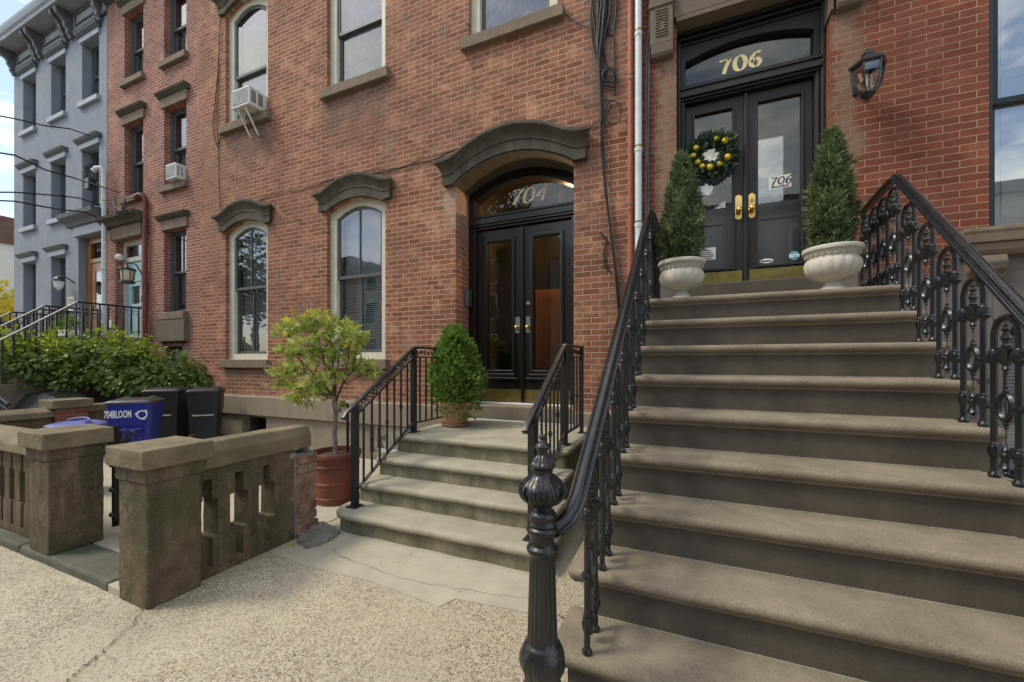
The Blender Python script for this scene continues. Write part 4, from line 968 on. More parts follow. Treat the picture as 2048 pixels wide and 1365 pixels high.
# newel: profile from its silhouette
def ny(y): return EYE-(y-724)/815*1.3
def nr(px): return px/815*1.3
prof = []
for yA_, hwp in ((575, 0.5), (580, 18), (590, 25), (600, 25), (612, 15), (618, 22), (626, 24), (636, 38), (648, 50), (660, 54), (672, 48), (690, 34), (715, 33), (724, 44), (738, 56), (755, 66), (775, 78), (783, 90), (792, 90), (800, 80), (815, 74), (835, 68), (850, 74), (870, 94), (895, 124), (920, 142), (945, 152), (970, 151), (995, 140), (1018, 122), (1040, 95), (1058, 72), (1072, 58), (1080, 62), (1092, 78), (1108, 90), (1122, 98), (1134, 98), (1146, 88), (1160, 88), (1172, 98), (1185, 100), (1196, 92), (1208, 104), (1222, 110), (1236, 106), (1252, 94), (1275, 84), (1315, 82)):
    prof.append((nr(hwp/3.4125), ny(700+yA_/3.4125)))
for yB, hwp in ((330, 95), (342, 112), (356, 118), (372, 118), (388, 108), (402, 97), (430, 95), (600, 100), (800, 106), (1000, 112), (1045, 114), (1058, 126), (1075, 140), (1090, 142), (1110, 156), (1150, 168), (1200, 170), (1250, 156), (1300, 132), (1335, 126), (1360, 134), (1400, 150), (1450, 160)):
    prof.append((nr(hwp/3.74), ny(1000+yB/3.74)))
zz_ = prof[-1][1]
prof += [(.072, zz_-.02), (.085, zz_-.05), (.088, .10), (.098, .085), (.10, .0)]
prof = prof[::-1]
def nmod(a, z, i):
    if .62 < z < .88: return 1-.055*(.5-.5*math.cos(16*a))**1.0      # placeholder range for fluting (shaft)
    return 1
def nmod2(a, z, i):
    r = 1.
    zs0, zs1 = ny(1000+1040/3.74), ny(1000+405/3.74)
    if zs0 < z < zs1: r = 1-.065*abs(math.sin(9*a))
    za, zb = ny(700+1060/3.4125), ny(700+850/3.4125)
    if za < z < zb:
        t = (z-za)/(zb-za); r = 1+.045*math.sin(PI*t)*(math.cos(8*a)+.45*math.cos(24*a+6*t))
    zc, zd = ny(700+778/3.4125), ny(700+722/3.4125)
    if zc < z < zd: r = 1-.10*abs(math.sin(8*a))
    ze, zf = ny(1000+1460/3.74), ny(1000+1100/3.74)
    if ze < z < zf:
        t = (z-ze)/(zf-ze); r = 1+.04*math.sin(PI*t)*(math.cos(9*a)+.4*math.cos(27*a))
    return r
# refine the profile vertically
pf = [prof[0]]
for a_, b_ in zip(prof, prof[1:]):
    n_ = max(1, int(abs(a_[1]-b_[1])/.012))
    for k in range(1, n_+1): pf.append((a_[0]+(b_[0]-a_[0])*k/n_, a_[1]+(b_[1]-a_[1])*k/n_))
nw = MB().lathe(-.425, 1.232, pf, 144, nmod2).build('newel_post', 'iron', railL, smooth=True)
# acanthus ribs on the bulb
b = MB(); za, zb = ny(700+1055/3.4125), ny(700+855/3.4125)
def rad_at(z):
    for a_, b_ in zip(pf, pf[1:]):
        if min(a_[1], b_[1]) <= z <= max(a_[1], b_[1]) and a_[1] != b_[1]: return a_[0]+(b_[0]-a_[0])*(z-a_[1])/(b_[1]-a_[1])
    return .05
for q in range(8):
    a0 = q*PI/4
    for off, t0, t1, bend in ((0, .02, 1.0, 0), (.17, .05, .72, .20), (-.17, .05, .72, -.20), (.30, .05, .45, .12), (-.30, .05, .45, -.12)):
        pts = []
        for i in range(9):
            t = t0+(t1-t0)*i/8; z = za+(zb-za)*t; a = a0+off*(1-.3*t)+bend*t*t*.8; r_ = rad_at(z)*1.03+.001
            pts.append((-.425+r_*math.cos(a), 1.232+r_*math.sin(a), z))
        b.tube(pts, .003, 6, rads=[.0015+.0028*math.sin(PI*(i+.6)/9.2) for i in range(9)])
b.build('acanthus_leaves', 'iron', nw, smooth=True)
# ================================================================== LOW STOOP (704)
st4 = empty('stone_stoop', (-1.8, 3.2, 0), 'low stoop of four pale weathered stone steps before the dark brown double door', 'stairs')
STP = [(.695, 3.40, -2.82, -.93), (.515, 3.13, -2.82, -.90), (.345, 2.87, -2.82, -.88), (.170, 2.585, -2.86, -.86)]
for k, (Z, Yn, xa, xb) in enumerate(STP):
    yb = D-.03 if k == 0 else STP[k-1][1]+.06
    R = .05 if k < 3 else .20
    # plan outline of the front edge with rounded left corner
    def plan(off):
        pts = [(xb+ (off if 0 else -0), yb), ]
        o = [(xa+off, yb)]
        RR = max(R-off, .01)
        for i in range(7):
            a = PI+i*PI/12; o.append((xa+off+RR+RR*math.cos(a), Yn+off+RR+RR*math.sin(a)))
        n_ = 16
        for i in range(1, n_): 
            xx = xa+off+RR+(xb-off-xa-off-2*RR)*i/n_; o.append((xx, Yn+off+.006*math.sin(i*1.3+k)))
        RR2 = .04
        for i in range(5):
            a = 1.5*PI+i*PI/8; o.append((xb-off-RR2+RR2*math.cos(a), Yn+off+RR2+RR2*math.sin(a)))
        o.append((xb-off, yb)); return o
    lay = [(.028, Z), (.014, Z-.003), (.004, Z-.013), (0, Z-.028), (.004, Z-.044), (.014, Z-.055), (.03, Z-.060)]
    vs = []; L = len(plan(0))
    for off, z in lay: vs += [(x, y, z) for x, y in plan(off)]
    fs = [(i*L+j, i*L+(j+1) % L, (i+1)*L+(j+1) % L, (i+1)*L+j)[::-1] for i in range(len(lay)-1) for j in range(L)]
    fs += [tuple(range(L)), tuple((len(lay)-1)*L+j for j in range(L))[::-1]]
    t = rough(MB().add(vs, fs).build('tread', 'step704', st4, smooth=True), 1, .010, .10)
    pl_ = plan(.034); zb = STP[k+1][0]-.002 if k < 3 else 0
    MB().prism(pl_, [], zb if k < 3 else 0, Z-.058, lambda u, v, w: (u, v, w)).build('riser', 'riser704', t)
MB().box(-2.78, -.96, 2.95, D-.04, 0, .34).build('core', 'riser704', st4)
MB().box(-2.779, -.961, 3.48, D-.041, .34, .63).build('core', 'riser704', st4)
# railings of the low stoop
CH = [(-.024, -.008), (-.026, .004), (-.02, .014), (0, .018), (.02, .014), (.026, .004), (.024, -.008)]
def spiral(c, r0, turns, dirn, start, n=18, ax=0):
    pts = []
    for i in range(n+1):
        t = i/n; r = r0*(1-.82*t); a = start+dirn*turns*2*PI*t; pts.append((c[0], c[1]+r*math.cos(a), c[2]+r*math.sin(a)))
    return pts
def railing4(x, label, yend):
    e = empty('iron_railing', (x, 2.8, .17), label, 'railing')
    y1, y2 = 2.76, 3.60; zt1, zt2 = 1.07, 1.60
    sl_ = (zt2-zt1)/(y2-y1)
    path = [(x, y1-.13, zt1-.13*sl_-.035), (x, y1-.135, zt1-.14*sl_-.012), (x, y1-.11, zt1-.11*sl_+.004), (x, y1, zt1), (x, y2-.03, zt2-.03*sl_), (x, y2, zt2-.004), (x, y2+.04, zt2), (x, yend, zt2)]
    MB().sweep(path, CH, side=(1, 0, 0)).build('handrail', 'ironsatin', e, smooth=True)
    b = MB(); b.box(x-.026, x+.026, y1-.026, y1+.026, .17, zt1-.01); b.box(x-.055, x+.055, y1-.055, y1+.055, .17, .18); b.build('post', 'ironsatin', e, bevel=.002)
    b = MB(); b.box(x-.026, x+.026, y2-.026, y2+.026, .695, zt2-.01); b.box(x-.05, x+.05, y2-.05, y2+.05, .695, .704); b.build('post', 'ironsatin', e, bevel=.002)
    b = MB(); b.box(x-.018, x+.018, yend-.04, yend-.004, .695, zt2-.01); b.box(x-.04, x+.04, yend-.06, yend+.01, .695, .703); b.build('post', 'ironsatin', e, bevel=.002)
    # channels
    b = MB()
    def bar(a, c, w=.016, h=.012):
        b.sweep([a, c], [(-w, -h/2), (w, -h/2), (w, h/2), (-w, h/2)], side=(1, 0, 0))
    bar((x, y1, zt1-.10), (x, y2, zt2-.10)); bar((x, y2, zt2-.10), (x, yend, zt2-.10))
    bar((x, y1, .30), (x, y2, .30+(y2-y1)*sl_-.02)); bar((x, y2, .79), (x, yend, .79))
    b.build('rail_channel', 'ironsatin', e)
    # balusters
    bb = []
    n1 = 7
    for i in range(1, n1+1):
        y = y1+(y2-y1)*i/(n1+1); bb.append((y, .30+(y-y1)*sl_-.01, zt1-.10+(y-y1)*sl_, i % 2 == 0, (i % 4)/4))
    k = int((yend-y2)/.11)
    for i in range(1, k):
        y = y2+(yend-y2)*i/k; bb.append((y, .79, zt2-.10, i % 2 == 0, .3))
    for (y, z0, z1, kn, fr) in bb:
        b = MB(); b.box(x-.0075, x+.0075, y-.0075, y+.0075, z0, z1)
        if kn:
            zc = z0+(z1-z0)*.45
            for dz, r in ((-.016, .016), (0, .022), (.016, .016)): b.lathe(x, y, [(.008, zc+dz-.007), (r, zc+dz-.004), (r, zc+dz+.004), (.008, zc+dz+.007)], 8)
        b.build('baluster', 'ironsatin', e)
    # scrolls between the top rails
    b = MB(); s_ = 0; L1 = math.hypot(y2-y1, zt2-zt1); ux, uz = (y2-y1)/L1, (zt2-zt1)/L1
    def scroll(cy, cz, a0, flip):
        P = []
        for sgn in (1, -1):
            q = spiral((x, cy+sgn*.035*math.cos(a0), cz+sgn*.035*math.sin(a0)), .028, 1.15, flip, a0+(PI if sgn > 0 else 0))
            P.append(q)
        for q in P: b.tube(q, .006, 6)
        b.tube([P[0][0], (x, cy, cz), P[1][0]], .006, 6)
    n = 8
    for i in range(n):
        t = (i+.5)/n; y = y1+.03+(y2-y1-.05)*t; z = zt1-.052+(y-y1)*sl_; scroll(y, z, math.atan(sl_), 1 if i % 2 else -1)
    n = int((yend-y2)/.13)
    for i in range(n):
        t = (i+.5)/n; scroll(y2+.03+(yend-y2-.06)*t, zt2-.052, 0, 1 if i % 2 else -1)
    b.build('scrollwork', 'ironsatin', e, smooth=True)
    return e
railing4(-2.70, 'black iron railing with scrollwork on the left of the low stoop, beside the potted conifer', 4.5)
railing4(-1.03, 'black iron railing with scrollwork on the right of the low stoop, behind the newel post', 4.28)
# ================================================================== BROWNSTONE YARD FENCE
PX0, PX1, PY0, PY1 = -3.20, -2.886, 1.338, 1.630
def pier(x0, x1, y0, y1, z0, label, h=.94):
    e = empty('fence_pier', ((x0+x1)/2, (y0+y1)/2, 0), label, 'fence pier')
    b = MB(); zs = [z0, .2, .4, .6, h-.20]; 
    rough(b.box(x0, x1, y0, y1, z0, h-.20).build('shaft', 'fence', e, bevel=.010), 5, .014, .09)
    rough(MB().box(x0-.012, x1+.012, y0-.012, y1+.012, h-.203, h-.115).build('neck', 'fence', e, bevel=.006), 4, .008, .06)
    rough(MB().box(x0-.045, x1+.045, y0-.045, y1+.045, h-.117, h).build('cap', 'coping', e, bevel=.009), 4, .011, .07)
    return e
pier(PX0, PX1, PY0, PY1, .0, 'square brownstone fence pier nearest the camera, its base cracked at the corner')
pier(-4.50, -4.19, 1.362, 1.665, .06, 'square mossy brownstone fence pier on the far side of the small iron gate')
def keyhole(c, z, w=.045):
    """stepped slot: narrow, wide, narrow (upper part set to one side, lower to the other)"""
    a = w
    return [(c-a*.45, z+.0), (c+a*.55, z+.0), (c+a*.55, z+.20), (c+a*1.15, z+.20), (c+a*1.15, z+.46), (c+a*.5, z+.46), (c+a*.5, z+.60), (c-a*.5, z+.60), (c-a*.5, z+.46), (c-a*1.05, z+.46), (c-a*1.05, z+.20), (c-a*.45, z+.20)]
fw_ = empty('fence_wall', (-3.0, 2.0, 0), 'pierced brownstone fence wall with stepped slots between the near pier and a broken brick end', 'fence wall')
Y0f, Y1f = 1.632, 2.36
MB().prism(rect(Y0f, Y1f, .0, .735), [keyhole(1.70, .06, .058), keyhole(1.91, .06, .058), keyhole(2.12, .06, .058)], -3.12, -2.95, lambda u, v, w: (w, u, v)).build('panel', 'fence', fw_, bevel=.006); rough(bpy.data.objects['panel.002'] if False else fw_.children[0], 2, .010, .08)
pc = [(-3.15, .735), (-2.925, .735), (-2.925, .84), (-2.96, .91), (-3.115, .91), (-3.15, .84)]
rough(MB().prism(pc, [], Y0f, 2.50, lambda u, v, w: (u, w, v)).build('coping', 'coping', fw_, bevel=.01), 3, .012, .08)
b = MB(); rnd = random.Random(5)
for r in range(8):
    for (y0, y1) in (((2.37, 2.56),) if r % 2 else ((2.365, 2.46), (2.47, 2.565))):
        j = rnd.uniform(-.008, .008); b.box(-3.12+j, -2.935+j, y0+rnd.uniform(-.004, .004), y1+rnd.uniform(-.012, .012), .03+r*.082, .03+r*.082+.070)
b.build('brick_end', mat('old_brick', (.24, .075, .035), .9, var=.5, vs=9, bs=1., bscale=60, col2=(.34, .22, .15, 1)), fw_, bevel=.008)
b = MB().box(-3.11, -2.945, 2.355, 2.55, .0, .69); b.build('mortar', 'rubble', fw_, bevel=.01)
b = MB(); 
for k in range(14):
    y = 2.33+rnd.uniform(-.02, .24); z = rnd.uniform(.66, .78) if k < 8 else rnd.uniform(.3, .7); y = y if k < 8 else 2.355+rnd.uniform(-.02, .03)
    b.ball((-3.03+rnd.uniform(-.09, .10), y, z), rnd.uniform(.025, .05), 8, (1, 1.2, .7))
b.build('broken_mortar', 'rubble', fw_)
# front wall beyond the gate, running left along the street
fw2 = empty('fence_wall', (-6.2, 1.55, 0), 'pierced brownstone fence wall along the pavement at the left edge, with narrow slots', 'fence wall')
MB().prism(rect(-8.2, -4.51, .062, .73), [keyhole(-4.69-.19*k, .12, .045) for k in range(17)], 1.44, 1.62, ).build('panel', 'fence', fw2, bevel=.006)
MB().prism([(1.39, .73), (1.40, .80), (1.50, .885), (1.56, .885), (1.67, .80), (1.67, .73)], [], -8.2, -4.50, lambda u, v, w: (w, u, v)).build('coping', 'coping', fw2, bevel=.01)
# wall between the two yards
fw3 = empty('fence_wall', (-8.4, 2.5, 0), 'low brownstone wall dividing the yards behind the blue round bin', 'fence wall')
MB().box(-8.50, -8.34, 1.5, 2.75, 0, .66).build('panel', 'fence', fw3, bevel=.008)
MB().prism([(-8.56, .66), (-8.54, .74), (-8.42, .80), (-8.30, .74), (-8.28, .66)], [], 1.5, 2.76, lambda u, v, w: (u, w, v)).build('coping', 'coping', fw3, bevel=.01)
MB().box(-8.50, -8.34, 3.1, 4.7, 0, .70).build('panel', 'fence', fw3, bevel=.008)
MB().box(-8.54, -8.30, 3.1, 4.7, .70, .80).build('coping', 'coping', fw3, bevel=.01)
p3 = empty('fence_pier', (-8.42, 2.92, 0), 'brick fence pier with flat stone cap between the yards, left of the recycling bin', 'fence pier')
MB().box(-8.60, -8.26, 2.76, 3.10, 0, .78).build('shaft', 'brickend', p3, bevel=.006)
MB().box(-8.65, -8.21, 2.71, 3.15, .78, .90).build('cap', 'coping', p3, bevel=.01)
# broken concrete lump at the brick end
b = MB(); rnd = random.Random(9); N = 14
pts = [(gp(x, y)[0], gp(x, y)[1]) for x, y in ((592, 1088), (612, 1100), (640, 1094), (668, 1082), (682, 1068), (668, 1056), (640, 1050), (612, 1060), (596, 1075))]
cx_ = sum(p[0] for p in pts)/len(pts); cy_ = sum(p[1] for p in pts)/len(pts)
vs = [(x, y, .0) for x, y in pts]+[(cx_+(x-cx_)*.9, cy_+(y-cy_)*.9, .035+rnd.uniform(-.008, .012)) for x, y in pts]+[(cx_+(x-cx_)*.5, cy_+(y-cy_)*.5, .05+rnd.uniform(-.01, .012)) for x, y in pts]+[(cx_, cy_, .055)]
n = len(pts)
b.add(vs, [(i, (i+1) % n, (i+1) % n+n, i+n) for i in range(n)]+[(i+n, (i+1) % n+n, (i+1) % n+2*n, i+2*n) for i in range(n)]+[(i+2*n, (i+1) % n+2*n, 3*n) for i in range(n)])
o = rough(b.build('concrete_lump', 'rubble'), 3, .05, .05); tag(o, 'broken grey concrete lump at the foot of the brick wall end', 'rubble')
lf = gp(582, 1092)
b = MB().add([(lf[0]+.03*math.cos(a), lf[1]+.03*math.sin(a)*.8, .012+.006*math.cos(3*a)) for a in [i*PI/4 for i in range(8)]], [tuple(range(8))]); o = b.build('fallen_leaf', 'mapleyellow'); tag(o, 'single yellow leaf fallen on the pavement beside the pierced wall', 'leaf')
# iron gate
gt = empty('iron_gate', (-3.8, 1.76, .06), 'black wrought-iron scroll gate between the two brownstone piers', 'gate')
b = MB()
b.box(-4.275, -4.24, 1.745, 1.78, .12, .93); b.box(-3.25, -3.215, 1.745, 1.78, .12, .93)
b.sweep([(-4.25, 1.762, .15), (-3.22, 1.762, .15)], [(-.008, -.014), (.008, -.014), (.008, .014), (-.008, .014)], side=(0, 1, 0))
b.sweep([(-4.25, 1.762, .72), (-3.22, 1.762, .72)], [(-.006, -.01), (.006, -.01), (.006, .01), (-.006, .01)], side=(0, 1, 0))
b.build('frame', 'iron', gt)
b = MB()
for x in (-4.13, -4.0, -3.78, -3.56, -3.34):
    if x < -3.9: b.tube([(x-.055+.055*(1-math.cos(a*PI/8)), 1.762, .80+.11*math.sin(a*PI/8)) for a in range(9)], .007, 6)
    for s_, z in ((1, .3), (-1, .45), (1, .6)):
        q = [(x+(y-1.0), 1.762, zz) for _, y, zz in spiral((0, 1.0, z), .07, 1.2, s_, PI/2)]; b.tube(q, .008, 6)
    b.box(x-.062, x-.050, 1.755, 1.768, .15, .80)
for z in (.22, .42, .62, .80): b.tube([(x_, 1.762, zz) for _, x_, zz in spiral((0, -4.15, z), .055, 1.3, 1, 0)], .009, 6); b.ball((-4.256, 1.74, z), .022, 8)
b.build('scrollwork', 'iron', gt, smooth=True)
# ================================================================== BINS
def wheelie(label, loc, rz, w, d_, h, body, lid, group=None, text=None, sym=False):
    e = empty('wheeled_bin', (loc[0], loc[1], .006), label, 'bin', group)
    def R(x, y, z):
        ca, sa = math.cos(rz), math.sin(rz); return (loc[0]+x*ca-y*sa, loc[1]+x*sa+y*ca, z+.006)
    def ring(s, z, rr=.05, dy=0):
        o = []; hw, hd = w/2*s, d_/2*s
        for (sx, sy, a0) in ((1, -1, -PI/2), (1, 1, 0), (-1, 1, PI/2), (-1, -1, PI)):
            for i in range(5): a = a0+i*PI/8; o.append(R(sx*(hw-rr)+rr*math.cos(a), sy*(hd-rr)+rr*math.sin(a)+dy, z))
        return o
    rs = [(.76, .02), (.78, .05), (.90, h*.62), (.905, h*.63), (.97, h*.66), (1., h*.92), (1.03, h*.925), (1.03, h*.95)]
    vs = []
    for s_, z in rs: vs += ring(s_, z)
    b = MB().add(vs, [(i*20+j, i*20+(j+1) % 20, (i+1)*20+(j+1) % 20, (i+1)*20+j) for i in range(len(rs)-1) for j in range(20)]+[tuple(range(20))[::-1]])
    bd = b.build('body', body, e, smooth=True)
    vs = []
    for s_, z in ((1.07, h*.945), (1.08, h*.965), (1.05, h*.98), (.9, h*1.0), (.5, h*1.015), (.05, h*1.02)): vs += ring(s_, z, .05*s_, dy=.0)
    b = MB().add(vs, [(i*20+j, i*20+(j+1) % 20, (i+1)*20+(j+1) % 20, (i+1)*20+j) for i in range(5) for j in range(20)]+[tuple(100+j for j in range(20)), tuple(range(20))[::-1]])
    for sx in (-.3, .3): b.add([R(sx*w+u, v, z) for u, v, z in ((-.05, -d_*.45, h*1.0), (.05, -d_*.45, h*1.0), (.03, d_*.4, h*1.03), (-.03, d_*.4, h*1.03), (-.05, -d_*.45, h*.97), (.05, -d_*.45, h*.97), (.03, d_*.4, h*.98), (-.03, d_*.4, h*.98))], [(0, 1, 2, 3), (0, 4, 5, 1), (1, 5, 6, 2), (3, 2, 6, 7), (0, 3, 7, 4)])
    b.build('lid', lid, e, smooth=True)
    b = MB(); 
    b.tube([R(-w*.3, -d_/2*.93-.035, h*.58), R(w*.3, -d_/2*.93-.035, h*.58)], .013); b.tube([R(-w*.3, -d_/2*.86, h*.60), R(-w*.3, -d_/2*.93-.035, h*.58)], .012); b.tube([R(w*.3, -d_/2*.86, h*.60), R(w*.3, -d_/2*.93-.035, h*.58)], .012)
    b.build('lift_bar', 'nickel' if body == 'blackbin' else body, e, smooth=True)
    b = MB()
    for sx in (-1, 1): b.tube([R(sx*w*.36, d_*.42, .10), R(sx*w*.46, d_*.42, .10)], .10, 16)
    b.build('wheel', 'blackbin', e, smooth=True)
    yf = lambda z: -(d_/2)*(.97+.03*(z/h-.66)/.26)-.004
    if body == 'blackbin':
        MB().tube([R(.11*math.cos(a), -d_/2*.92-.004+.01*0, h*.66+.14*math.sin(a)) for a in [i*PI/10 for i in range(11)]], .009, 6).build('handle_arch', body, e)
    if sym:
        # recess ribs on the lower body
        b = MB()
        for sx in (.06, .26): b.add([R(x, y, z) for x, y, z in ((sx*w, -d_/2*.93, h*.6), (sx*w+.02, -d_/2*.93, h*.6), (sx*w+.02, -d_/2*.80, .1), (sx*w, -d_/2*.80, .1))], [(0, 1, 2, 3)])
        for z in (.28, .42, .55): b.tube([R(.06*w, -d_/2*(.80+.15*z/h), z), R(.28*w, -d_/2*(.80+.15*z/h), z)], .010)
        b.build('rib', body, e)
        b = MB(); cz = h*.79; cx_ = w*.30; r0 = .056
        for q in range(3):
            a0 = PI/2+q*2*PI/3
            v = [(cx_+r0*math.cos(a0+PI), cz+r0*math.sin(a0+PI)) for _ in (0,)]
            p0 = (r0*math.cos(a0+.55), r0*math.sin(a0+.55)); p1 = (r0*math.cos(a0+2*PI/3-.85), r0*math.sin(a0+2*PI/3-.85))
            dx, dy = p1[0]-p0[0], p1[1]-p0[1]; L = math.hypot(dx, dy); dx, dy = dx/L, dy/L; nx, ny_ = dy, -dx; t = .010
            ps = [(p0[0]-nx*t, p0[1]-ny_*t), (p0[0]+nx*t, p0[1]+ny_*t), (p1[0]+nx*t, p1[1]+ny_*t), (p1[0]+nx*t*2, p1[1]+ny_*t*2), (p1[0]+dx*.035, p1[1]+dy*.035), (p1[0]-nx*t*2, p1[1]-ny_*t*2), (p1[0]-nx*t, p1[1]-ny_*t)]
            b.add([R(cx_+a, yf(h*.8), cz+c_) for a, c_ in ps], [tuple(range(7))])
            pk = (r0*math.cos(a0), r0*math.sin(a0)); k1 = (r0*math.cos(a0+.5), r0*math.sin(a0+.5)); k2 = (r0*math.cos(a0-.5), r0*math.sin(a0-.5)); f_ = .72
            b.add([R(cx_+a, yf(h*.8)-.001, cz+c_) for a, c_ in (k2, (pk[0]*1.15, pk[1]*1.15), k1, (k1[0]*f_, k1[1]*f_), (pk[0]*.8, pk[1]*.8), (k2[0]*f_, k2[1]*f_))], [(0, 1, 4, 5), (1, 2, 3, 4)])
        b.build('recycling_symbol', 'white', e)
    if text:
        vs, fs = textmesh(text, .135, bold=.004)
        MB().add([R(-w*.22+x*.42, yf(h*.8)-.002-z, h*.80+y) for x, y, z in vs], fs).build('lettering', 'white', e)
    return e
wheelie('blue wheeled recycling bin with 704BLOOM in white letters and a recycling symbol', (-7.0, 3.12), rad(46), .48, .46, .93, 'bluebin', 'binlid', text='704BLOOM', sym=True)
wheelie('black wheeled rubbish bin between the blue recycling bin and the last bin', (-7.98, 3.98), rad(42), .50, .50, 1.0, 'blackbin', 'blackbin')
wheelie('black wheeled rubbish bin against the house wall, rightmost of the bins', (-7.36, 4.22), rad(50), .44, .46, 1.0, 'blackbin', 'blackbin')
rb = empty('round_bin', (-6.22, 2.24, 0), 'round blue dustbin with faded lid behind the left fence pier', 'bin')
MB().lathe(-6.22, 2.24, [(.17, .01), (.18, .03), (.215, .70), (.225, .71), (.225, .74)], 32).build('body', 'bluebin', rb, smooth=True)
MB().lathe(-6.22, 2.24, [(.238, .725), (.244, .735), (.244, .760), (.225, .770), (.165, .785), (.15, .778), (.08, .785), (.0, .787)], 32).build('lid', 'bluelid', rb, smooth=True)
b = MB().tube([(-6.22+.2*math.cos(a), 2.24+.25*math.sin(a)*.3, .79+.03*math.sin(a)) for a in [i*PI/8 for i in range(9)]], .012); b.build('handle', 'bluelid', rb, smooth=True)
# ================================================================== POTTED PLANTS
# maple
mp_ = empty('plant_pot', (-3.34, 3.18, 0), 'large red-brown ribbed pot on the paving beside the brick wall end', 'pot')
px, py = -3.37, 3.18
PK = 1.12
MB().lathe(px, py, [(r_*PK, z_) for r_, z_ in [(.165, .0), (.175, .01), (.178, .05), (.184, .055), (.184, .075), (.180, .08), (.186, .20), (.192, .205), (.192, .225), (.188, .23), (.200, .38), (.208, .385), (.208, .40), (.203, .405), (.208, .47), (.222, .475), (.225, .515), (.220, .525), (.205, .525), (.200, .46), (0.0, .46)]], 48, cap=False).build('pot', 'redpot', mp_, smooth=True)
MB().lathe(px, py, [(.203, .440), (.203, .475), (.12, .485), (0, .49)], 24).build('soil', 'soil', mp_, smooth=True)
mt = empty('maple_tree', (px, py, .48), 'small potted maple with pale green and yellowing leaves before the second window', 'tree')
b = MB(); b.tube([(px, py, .46), (px-.02, py, .70), (px-.01, py+.01, .90), (px-.02, py, 1.02), (px-.02, py, 1.10)], .022, 10, rads=[.026, .022, .022, .026, .022])
b.build('trunk', 'bark', mt, smooth=True)
b = MB(); rnd = random.Random(4); tips = []
def zpx(y, z_=4.2): return EYE-(y-724)/815*z_
targets = []
for (xp, yp, r_) in ((570, 660, 30), (600, 650, 30), (632, 640, 30), (580, 700, 34), (615, 690, 34), (650, 660, 34), (690, 655, 34), (560, 740, 30), (600, 735, 36), (640, 715, 36), (680, 700, 38), (715, 680, 30), (625, 765, 36), (590, 785, 30), (660, 755, 30), (640, 790, 26), (735, 745, 24), (718, 730, 28), (575, 760, 24), (700, 665, 26), (610, 800, 22), (545, 770, 16), (672, 640, 18), (748, 740, 14), (690, 805, 12)):
    Yd = py+rnd.uniform(-.28, .22); p = at(xp, yp, Yd); k = (p[0]**2+0)**.5
    targets.append((p[0], p[1], p[2], r_*4.1/815*.92))
ts_ = sorted(targets, key=lambda t: math.atan2(t[2]-1.0, t[0]-px))
for g0 in range(0, len(ts_), 5):
    grp = ts_[g0:g0+5]; ax_ = sum(t[0] for t in grp)/len(grp); ay_ = sum(t[1] for t in grp)/len(grp); az_ = sum(t[2] for t in grp)/len(grp)
    z0 = 1.00+.025*(g0//5); L1 = (px+(ax_-px)*.30+rnd.uniform(-.02, .02), py+(ay_-py)*.3, z0+(az_-z0)*.42); L2 = (px+(ax_-px)*.62, py+(ay_-py)*.62+rnd.uniform(-.03, .03), z0+(az_-z0)*.70)
    b.tube([(px-.02, py, z0), L1, L2], .01, 7, rads=[.015, .011, .007])
    for i, (x, y, z, r_) in enumerate(grp):
        q0 = L1 if i % 2 else L2; mm = ((q0[0]+x)/2+rnd.uniform(-.03, .03), (q0[1]+y)/2+rnd.uniform(-.03, .03), (q0[2]+z)/2+rnd.uniform(-.01, .03))
        b.tube([q0, mm, (x, y, z)], .006, 6, rads=[.0065, .005, .0025])
        for q in range(3): b.tube([mm, (x+rnd.uniform(-.1, .1), y+rnd.uniform(-.08, .08), z+rnd.uniform(-.04, .07))], .002, 5)
b.build('branch', 'twig', mt, smooth=True)
leafcloud([(x, y, z, r_*.80, 1.15, 1, .55) for x, y, z, r_ in targets], 900, .082, 'maple', up=-.05, seed=11).build('crown', 'maple', mt)
leafcloud([t for i, t in enumerate(targets) if i in (0, 1, 5, 7, 13, 11, 2, 16)], 70, .08, 'maple', up=.1, seed=12).build('yellow_leaves', 'mapleyellow', mt)
# thin black stake rail behind the maple
o = empty('plant_stake', (px+.05, py+.12, 0), 'thin black stake and tie holding up the potted maple', 'stake')
b = MB().box(px+.03, px+.05, py+.11, py+.13, .46, 1.0); b.build('stake', 'ironsatin', o)
MB().lathe(px, py+.03, [(.03, .92), (.034, .93), (.034, .955), (.03, .965)], 12).build('tie', 'bark', o, smooth=True)
b = MB().tube([(-3.9, 4.60, 1.02-.30), (-3.1, 4.60, .80)], .012)
# conifer in terracotta
cx_, cy_ = -2.52, 4.16; zb = .696
tp = empty('plant_pot', (cx_, cy_, zb), 'buff terracotta pot with saucer on the landing of the low stoop', 'pot')
MB().lathe(cx_, cy_, [(.115, zb+.03), (.13, zb+.06), (.155, zb+.14), (.168, zb+.22), (.172, zb+.235), (.190, zb+.24), (.195, zb+.27), (.190, zb+.285), (.17, zb+.285), (.165, zb+.25), (.0, zb+.25)], 40, cap=False).build('pot', 'terracotta', tp, smooth=True)
b = MB()
for q in range(6):
    a = -PI*.62+(q-2.5)*.14
    r_ = .162
    b.tube([(cx_+r_*1.02*math.cos(a+.05*math.cos(t)), cy_+r_*1.02*math.sin(a+.05*math.cos(t)), zb+.16+.03*math.sin(t)) for t in [i*PI/4 for i in range(8)]], .003, 5, closed=True)
b.build('relief', 'terracotta', tp, smooth=True)
MB().lathe(cx_, cy_, [(.13, zb+.0), (.155, zb+.01), (.17, zb+.03), (.163, zb+.033), (.14, zb+.02), (0, zb+.02)], 36, cap=False).build('saucer', 'terracotta', tp, smooth=True)
